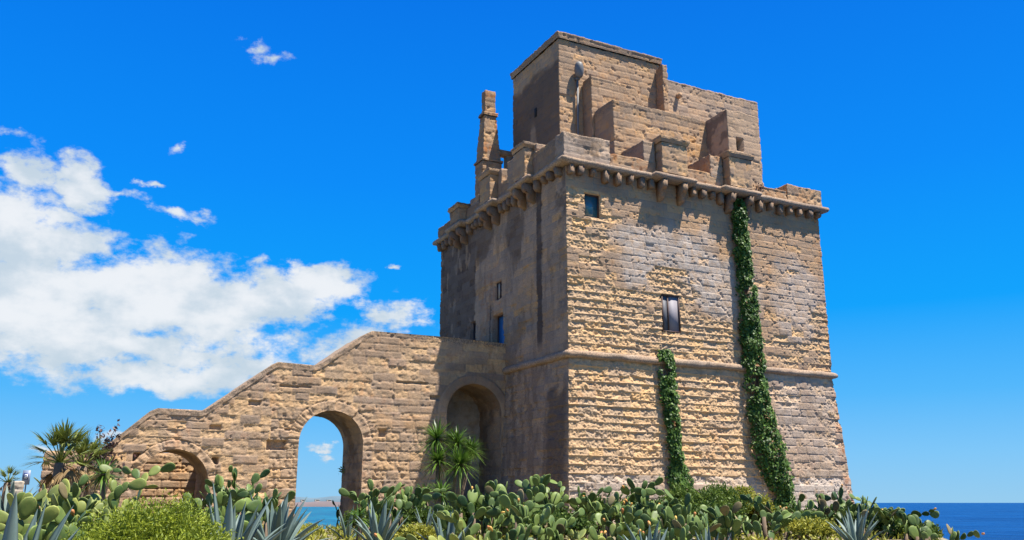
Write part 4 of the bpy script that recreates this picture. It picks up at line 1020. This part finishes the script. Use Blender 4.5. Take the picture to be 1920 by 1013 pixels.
# round juniper-like shrub in the left foreground, with feathery sprays
def spray_shrub(name, px, d, py_top, rx, ry, label, seed, n, mat, cat='shrub', leaf=(.11, .035), tones=(.15, .95), zbase=None, lobes=14, at_=None, stem=True, flat=1.0):
    rng = np.random.default_rng(seed); x, y = at_ if at_ else spot(px, d); z0 = gz(x, y); zt = ztop(py_top, d); H = zt - z0
    E = empty(name, (x, y, z0), label, cat); mb = MB()
    per = n // lobes
    lob = []
    for k in range(lobes):
        a = rng.uniform(0, 2 * math.pi); r = math.sqrt(rng.random()) * .85; hz = (1 - .55 * r * r) * rng.uniform(.72, 1.0)
        lob.append((np.array([x, y, z0]) + RGT * rx * r * math.cos(a) + FWD * ry * r * math.sin(a) + np.array([0, 0, H * hz * .72]), rng.uniform(.26, .4) * min(rx, H) * flat))
    for c, r in lob:
        u = rng.normal(0, 1, (per, 3)); u[:, 2] = np.abs(u[:, 2]) * .9 - .25; u /= np.linalg.norm(u, axis=1)[:, None]
        k = per // 9 + 1
        # sprays: a twig axis with leaves along it
        ax = rng.normal(0, 1, (k, 3)); ax[:, 2] = np.abs(ax[:, 2]) - .1; ax /= np.linalg.norm(ax, axis=1)[:, None]
        org = c + ax * r * rng.uniform(.35, 1.0, (k, 1)); tn = rng.uniform(*tones, k)
        ax2 = ax + rng.normal(0, .45, (k, 3)) + np.array([0, 0, .35])
        ax2 /= np.linalg.norm(ax2, axis=1)[:, None]
        for s in range(9):
            P = org + ax2 * (s / 9 * leaf[0] * 2.6) + rng.normal(0, leaf[0] * .22, (k, 3))
            A2 = ax2 + rng.normal(0, .5, (k, 3)); N = rng.normal(0, 1, (k, 3)) + ax * .6
            leaves(mb, P, N, A2, leaf[0] * rng.uniform(.6, 1.2, k), leaf[1] * rng.uniform(.7, 1.2, k), np.clip(tn + .05 * (s - 4), 0, 1))
    mb.make('foliage', mat, E)
    if stem:
        sb = MB()
        for c, r in lob[:9]: sb.tube([(x, y, z0 - .1), tuple((np.array([x, y, z0]) * .45 + c * .55)), tuple(c)], [.03, .02, .01], 5)
        sb.make('branches', BARK, E)
    return E
spray_shrub('round_shrub', 287, 9.4, 902, 1.0, .8, 'round feathery yellow green shrub in front of the low arch', 1501, 90000, SHR, leaf=(.046, .015), lobes=52)
spray_shrub('green_shrub', 1345, 22.5, 900, .75, .5, 'dark feathery shrub at the foot of the sunlit wall between the ivy strips', 1502, 9000, SHD, leaf=(.1, .03), lobes=16)
spray_shrub('green_shrub', 1285, 23.0, 903, .5, .4, 'dark feathery shrub at the foot of the short ivy strip', 1503, 6000, SHD, leaf=(.1, .03), lobes=12)
spray_shrub('leafy_shrub', 1398, 22.8, 898, .55, .4, 'yellowish leafy shrub left of the foot of the tall ivy', 1504, 5200, YLW, leaf=(.08, .05), lobes=12)
spray_shrub('leafy_shrub', 1520, 20.5, 978, .55, .4, 'low yellow green shrub below the lower right wall', 1505, 3600, YLW, leaf=(.07, .045), lobes=10)
spray_shrub('leafy_shrub', 775, 18.0, 985, .5, .4, 'low flowering shrub at the bottom edge left of the yucca trunks', 1506, 3000, YLW, leaf=(.06, .04), lobes=9)
spray_shrub('leafy_shrub', 574, 24.5, 1000, .4, .4, 'low dry shrub in the mouth of the tall arch', 1507, 2600, YLW, leaf=(.1, .025), lobes=8)
for k, (px, d, py, rx) in enumerate([(905, 22.0, 940, .9), (1000, 22.5, 945, .8), (1130, 23.0, 935, .8), (1215, 23, 930, .8), (1440, 23.5, 945, .7), (690, 23.5, 960, .6), (1600, 24, 960, .9), (60, 14.0, 955, .8), (215, 13.0, 965, .7), (1655, 22.5, 978, .8), (1715, 21.5, 994, .6), (1500, 22.5, 962, .7), (1320, 21.0, 950, .8), (1060, 18.5, 968, .9), (820, 22.5, 955, .8)]):
    spray_shrub('undergrowth_bush', px, d, py, rx, .5, ['dark leafy bush behind the cacti under the shaded tower side', 'dark leafy bush behind the cacti before the stained tower wall', 'dark leafy bush behind the cacti right of the near tower corner',
        'dark leafy bush behind the cacti left of the short ivy strip', 'dark leafy bush behind the cacti right of the tall ivy foot', 'dark leafy bush behind the cacti right of the tall arch', 'dark leafy bush behind the cacti at the far right tower corner',
        'dark leafy bush behind the cacti below the fan palm', 'dark leafy bush behind the cacti left of the round shrub', 'dark leafy bush among the cacti on the slope right of the tower', 'lowest dark leafy bush on the slope beside the sea', 'dark leafy bush below the lower right wall of the tower', 'dark leafy bush among the cacti below the green shrubs', 'dark leafy bush among the cacti below the near tower corner', 'dark leafy bush behind the cacti at the yucca trunks'][k], 1510 + k, 4200, SHD, 'bush', (.09, .05), (.0, .6), lobes=11)

def red_shrub():
    rng = np.random.default_rng(1601); b = ground_at(170, 27.5); E = empty('purple_leaved_shrub', b, 'purple leaved shrub with arching twigs beyond the low end of the stair bridge', 'shrub')
    br, lv = MB(), MB()
    tips = [at(p, q, 27.5) for p, q in ((142, 818), (150, 832), (165, 805), (176, 798), (186, 815), (196, 800), (205, 822), (158, 845), (180, 835), (146, 850), (200, 842), (172, 850), (190, 828))]
    c = np.array(at(176, 872, 27.5))
    for t in tips:
        t = np.array(t) + rng.normal(0, .1, 3); pts = [np.array(b), c, c * .5 + t * .5 + np.array([0, 0, .12]), t]
        br.tube(pts, [.03, .02, .012, .005], 5)
        n = 26; s = rng.uniform(.15, 1, n); P = c[None] * (1 - s[:, None]) + t[None] * s[:, None] + rng.normal(0, .07, (n, 3)); P[:, 2] += .22 * np.sin(s * 3.14) * .5
        leaves(lv, P, rng.normal(0, 1, (n, 3)), rng.normal(0, 1, (n, 3)), .14, .08, rng.random(n))
    n = 260; P = c + rng.normal(0, .33, (n, 3)) * [1, 1, .6]; leaves(lv, P, rng.normal(0, 1, (n, 3)), rng.normal(0, 1, (n, 3)), .14, .09, rng.random(n))
    br.make('branches', BARK, E); lv.make('foliage', RED, E)
red_shrub()

# ivy strips climbing the sunlit wall: centre line (x, z) with half widths
def wall_y(x, z): return np.where(z < 6.58, -.27 * (6.58 - z) / 6.38, 0.0)
def ivy(label, line, seed, dens, thick):
    rng = np.random.default_rng(seed); L = np.array(line, float); o = np.argsort(L[:, 1]); L = L[o]
    E = empty('climbing_ivy', (float(L[0, 0]), -.3, float(L[0, 1])), label, 'ivy'); mb, st = MB(), MB()
    z0, z1 = L[0, 1], L[-1, 1]; n = int(dens * (z1 - z0))
    z = rng.uniform(z0, z1, n); cx = np.interp(z, L[:, 1], L[:, 0]); hw = np.interp(z, L[:, 1], L[:, 2])
    hw = hw * (.62 + .85 * (fbm(z, z * 0, .45, seed + 2, 4)))
    u = rng.uniform(-1, 1, n); x = cx + u * hw + rng.normal(0, .04, n)
    bulge = thick * np.sqrt(np.clip(1 - u * u, 0, 1)) * (.55 + .9 * fbm(x, z, .35, seed + 4, 3)) * np.interp(z, L[:, 1], L[:, 3])
    y = wall_y(x, z) - .03 - bulge * rng.uniform(.35, 1.0, n) ** .6
    kp = fbm(x, z, .3, seed + 9, 3) > .34; x, y, z, u = x[kp], y[kp], z[kp], u[kp]; n = len(x)
    P = np.column_stack([x, y, z]); N = np.column_stack([u * .6 + rng.normal(0, .45, n), -1 + rng.normal(0, .4, n), .45 + rng.normal(0, .45, n)])
    ax = np.column_stack([rng.normal(0, .7, n), rng.normal(0, .3, n) - .3, -1 + rng.normal(0, .4, n)])
    tn = np.clip(rng.normal(.38, .22, n) + .3 * (fbm(x, z, .3, seed + 6, 2) - .5), 0, 1)
    leaves(mb, P, N, ax, rng.uniform(.08, .14, n), rng.uniform(.07, .12, n), tn, .3)
    mb.make('foliage', IVY, E)
    for k in range(5):
        zz = np.linspace(z0 - .3, z1 - .2 - .5 * rng.random(), 40); xx = np.interp(zz, L[:, 1], L[:, 0]) + (k - 2) * .09 + .08 * np.sin(zz * 2 + k); st.tube(np.column_stack([xx, wall_y(xx, zz) - .06, zz]), .022, 5)
    st.make('stems', BARK, E)
ivy('tall ivy strip climbing the sunlit wall up to the right turret', [(7.82, 13.3, .22, .5), (7.84, 12.8, .30, .8), (7.86, 11.5, .33, .9), (7.92, 10.2, .38, 1), (8.0, 9, .42, 1), (8.02, 7.5, .44, 1), (8.05, 6.5, .45, 1.1), (8.1, 5.2, .5, 1.2), (8.25, 4.0, .58, 1.3), (8.5, 3.0, .66, 1.4), (8.75, 2.2, .55, 1.2), (8.95, 1.2, .4, 1)], 1701, 1050, .42)
ivy('short ivy strip ending at the string course on the sunlit wall', [(3.98, 7.0, .2, .7), (4.0, 6.6, .29, 1), (4.02, 5.5, .28, 1), (4.08, 4.3, .28, 1), (4.12, 3.3, .27, 1), (4.2, 2.6, .36, 1.1), (4.4, 1.9, .5, 1.2), (4.5, 1.1, .5, 1)], 1702, 850, .30)
# tufts on walls
def tuft(c, r, n, label, seed, mat):
    rng = np.random.default_rng(seed); mb = MB(); P = np.array(c) + rng.normal(0, r, (n, 3)) * [1, .5, .8]
    leaves(mb, P, rng.normal(0, 1, (n, 3)), rng.normal(0, 1, (n, 3)), .09, .05, rng.random(n)); E = empty('wall_plant', c, label, 'plant'); mb.make('foliage', mat, E)
    st = MB(); st.tube([(c[0], c[1] + .1, c[2] - .1), c], [.015, .008], 5); st.make('stem', BARK, E)
tuft((-5.66, 6.9, 2.86), .09, 40, 'small green tuft on the inner jamb of the tall arch', 1801, YUC)
tuft((8.95, -.2, 14.0), .1, 50, 'dark tuft growing from the cornice right of the right turret', 1802, RED)

# sign and post at the far left
x, y = spot(42, 45); zb = gz(x, y); zt = ztop(882, 45); zl = ztop(909, 45)
S = empty('parking_sign', (x, y, zb), 'grey parking sign with a blue square beside the fan palm', 'sign')
def panel(c, w, z0, z1, dep, off, mat, nm, par):
    mb = MB(); V = []
    for o in (off, off + dep):
        for s, z in ((-1, z0), (1, z0), (1, z1), (-1, z1)): p = np.array(c) + RGT * w * s - FWD * o; V.append((p[0], p[1], z))
    mb.add(V, [(0, 1, 2, 3), (4, 7, 6, 5), (0, 4, 5, 1), (1, 5, 6, 2), (2, 6, 7, 3), (3, 7, 4, 0)]); return mb.make(nm, mat, par)
SG = flat_mat('sign_grey', (.20, .24, .33), .5, var=.05)
panel((x, y, 0), .19, zl, zt, .03, 0, SG, 'sign_panel', S)
hz = zt - zl
panel((x, y, 0), .12, zl + hz * .36, zt - hz * .2, .006, .03, NAVY, 'blue_square', S)
panel((x, y, 0), .075, zl + hz * .43, zt - hz * .27, .005, .036, WHITE, 'white_symbol', S)
q_ = np.array([x, y, 0]) + RGT * .015
panel(q_, .012, zl + hz * .45, zt - hz * .36, .004, .041, NAVY, 'symbol_stroke', S)
q_ = np.array([x, y, 0]) + RGT * .0
panel(q_, .04, zt - hz * .36, zt - hz * .31, .004, .041, NAVY, 'symbol_stroke', S)
mb = MB(); mb.tube([(x + FWD[0] * .04, y + FWD[1] * .04, zb - .2), (x + FWD[0] * .04, y + FWD[1] * .04, zt - .1)], .03, 8); mb.make('post', METAL, S)
x, y = spot(27, 30); zb = gz(x, y)
PO = masonry('gate_post', (x - .2, x + .2, y - .2, y + .2), (x - .19, x + .19, y - .19, y + .19), zb - .2, ztop(903, 30), seed=61, E=.3, mat=PLAST, res=(.04,) * 4, zres=.04, lichen_top=0)
tag(PO, 'pale whitewashed stone post below the parking sign', 'post')

# low weeds carpeting the soil between the cacti
rng = np.random.default_rng(1900); mb = MB(); n = 30000
d = rng.uniform(7, 27, n); px = rng.uniform(-60, 1760, n); lat = (px - 960) / 1728 * d
P = CAM + FWD * d[:, None] + RGT * lat[:, None]; P[:, 2] = ground_z(P[:, 0], P[:, 1]) + rng.uniform(0, .16, n)
keep = fbm(P[:, 0], P[:, 1], 1.5, 1901, 3) > .42; P = P[keep]; n = len(P)
leaves(mb, P, rng.normal(0, 1, (n, 3)), rng.normal(0, .6, (n, 3)) + [0, 0, 1], rng.uniform(.1, .22, n), .05, rng.random(n))
tag(mb.make('ground_weeds', YLW), kind='stuff')
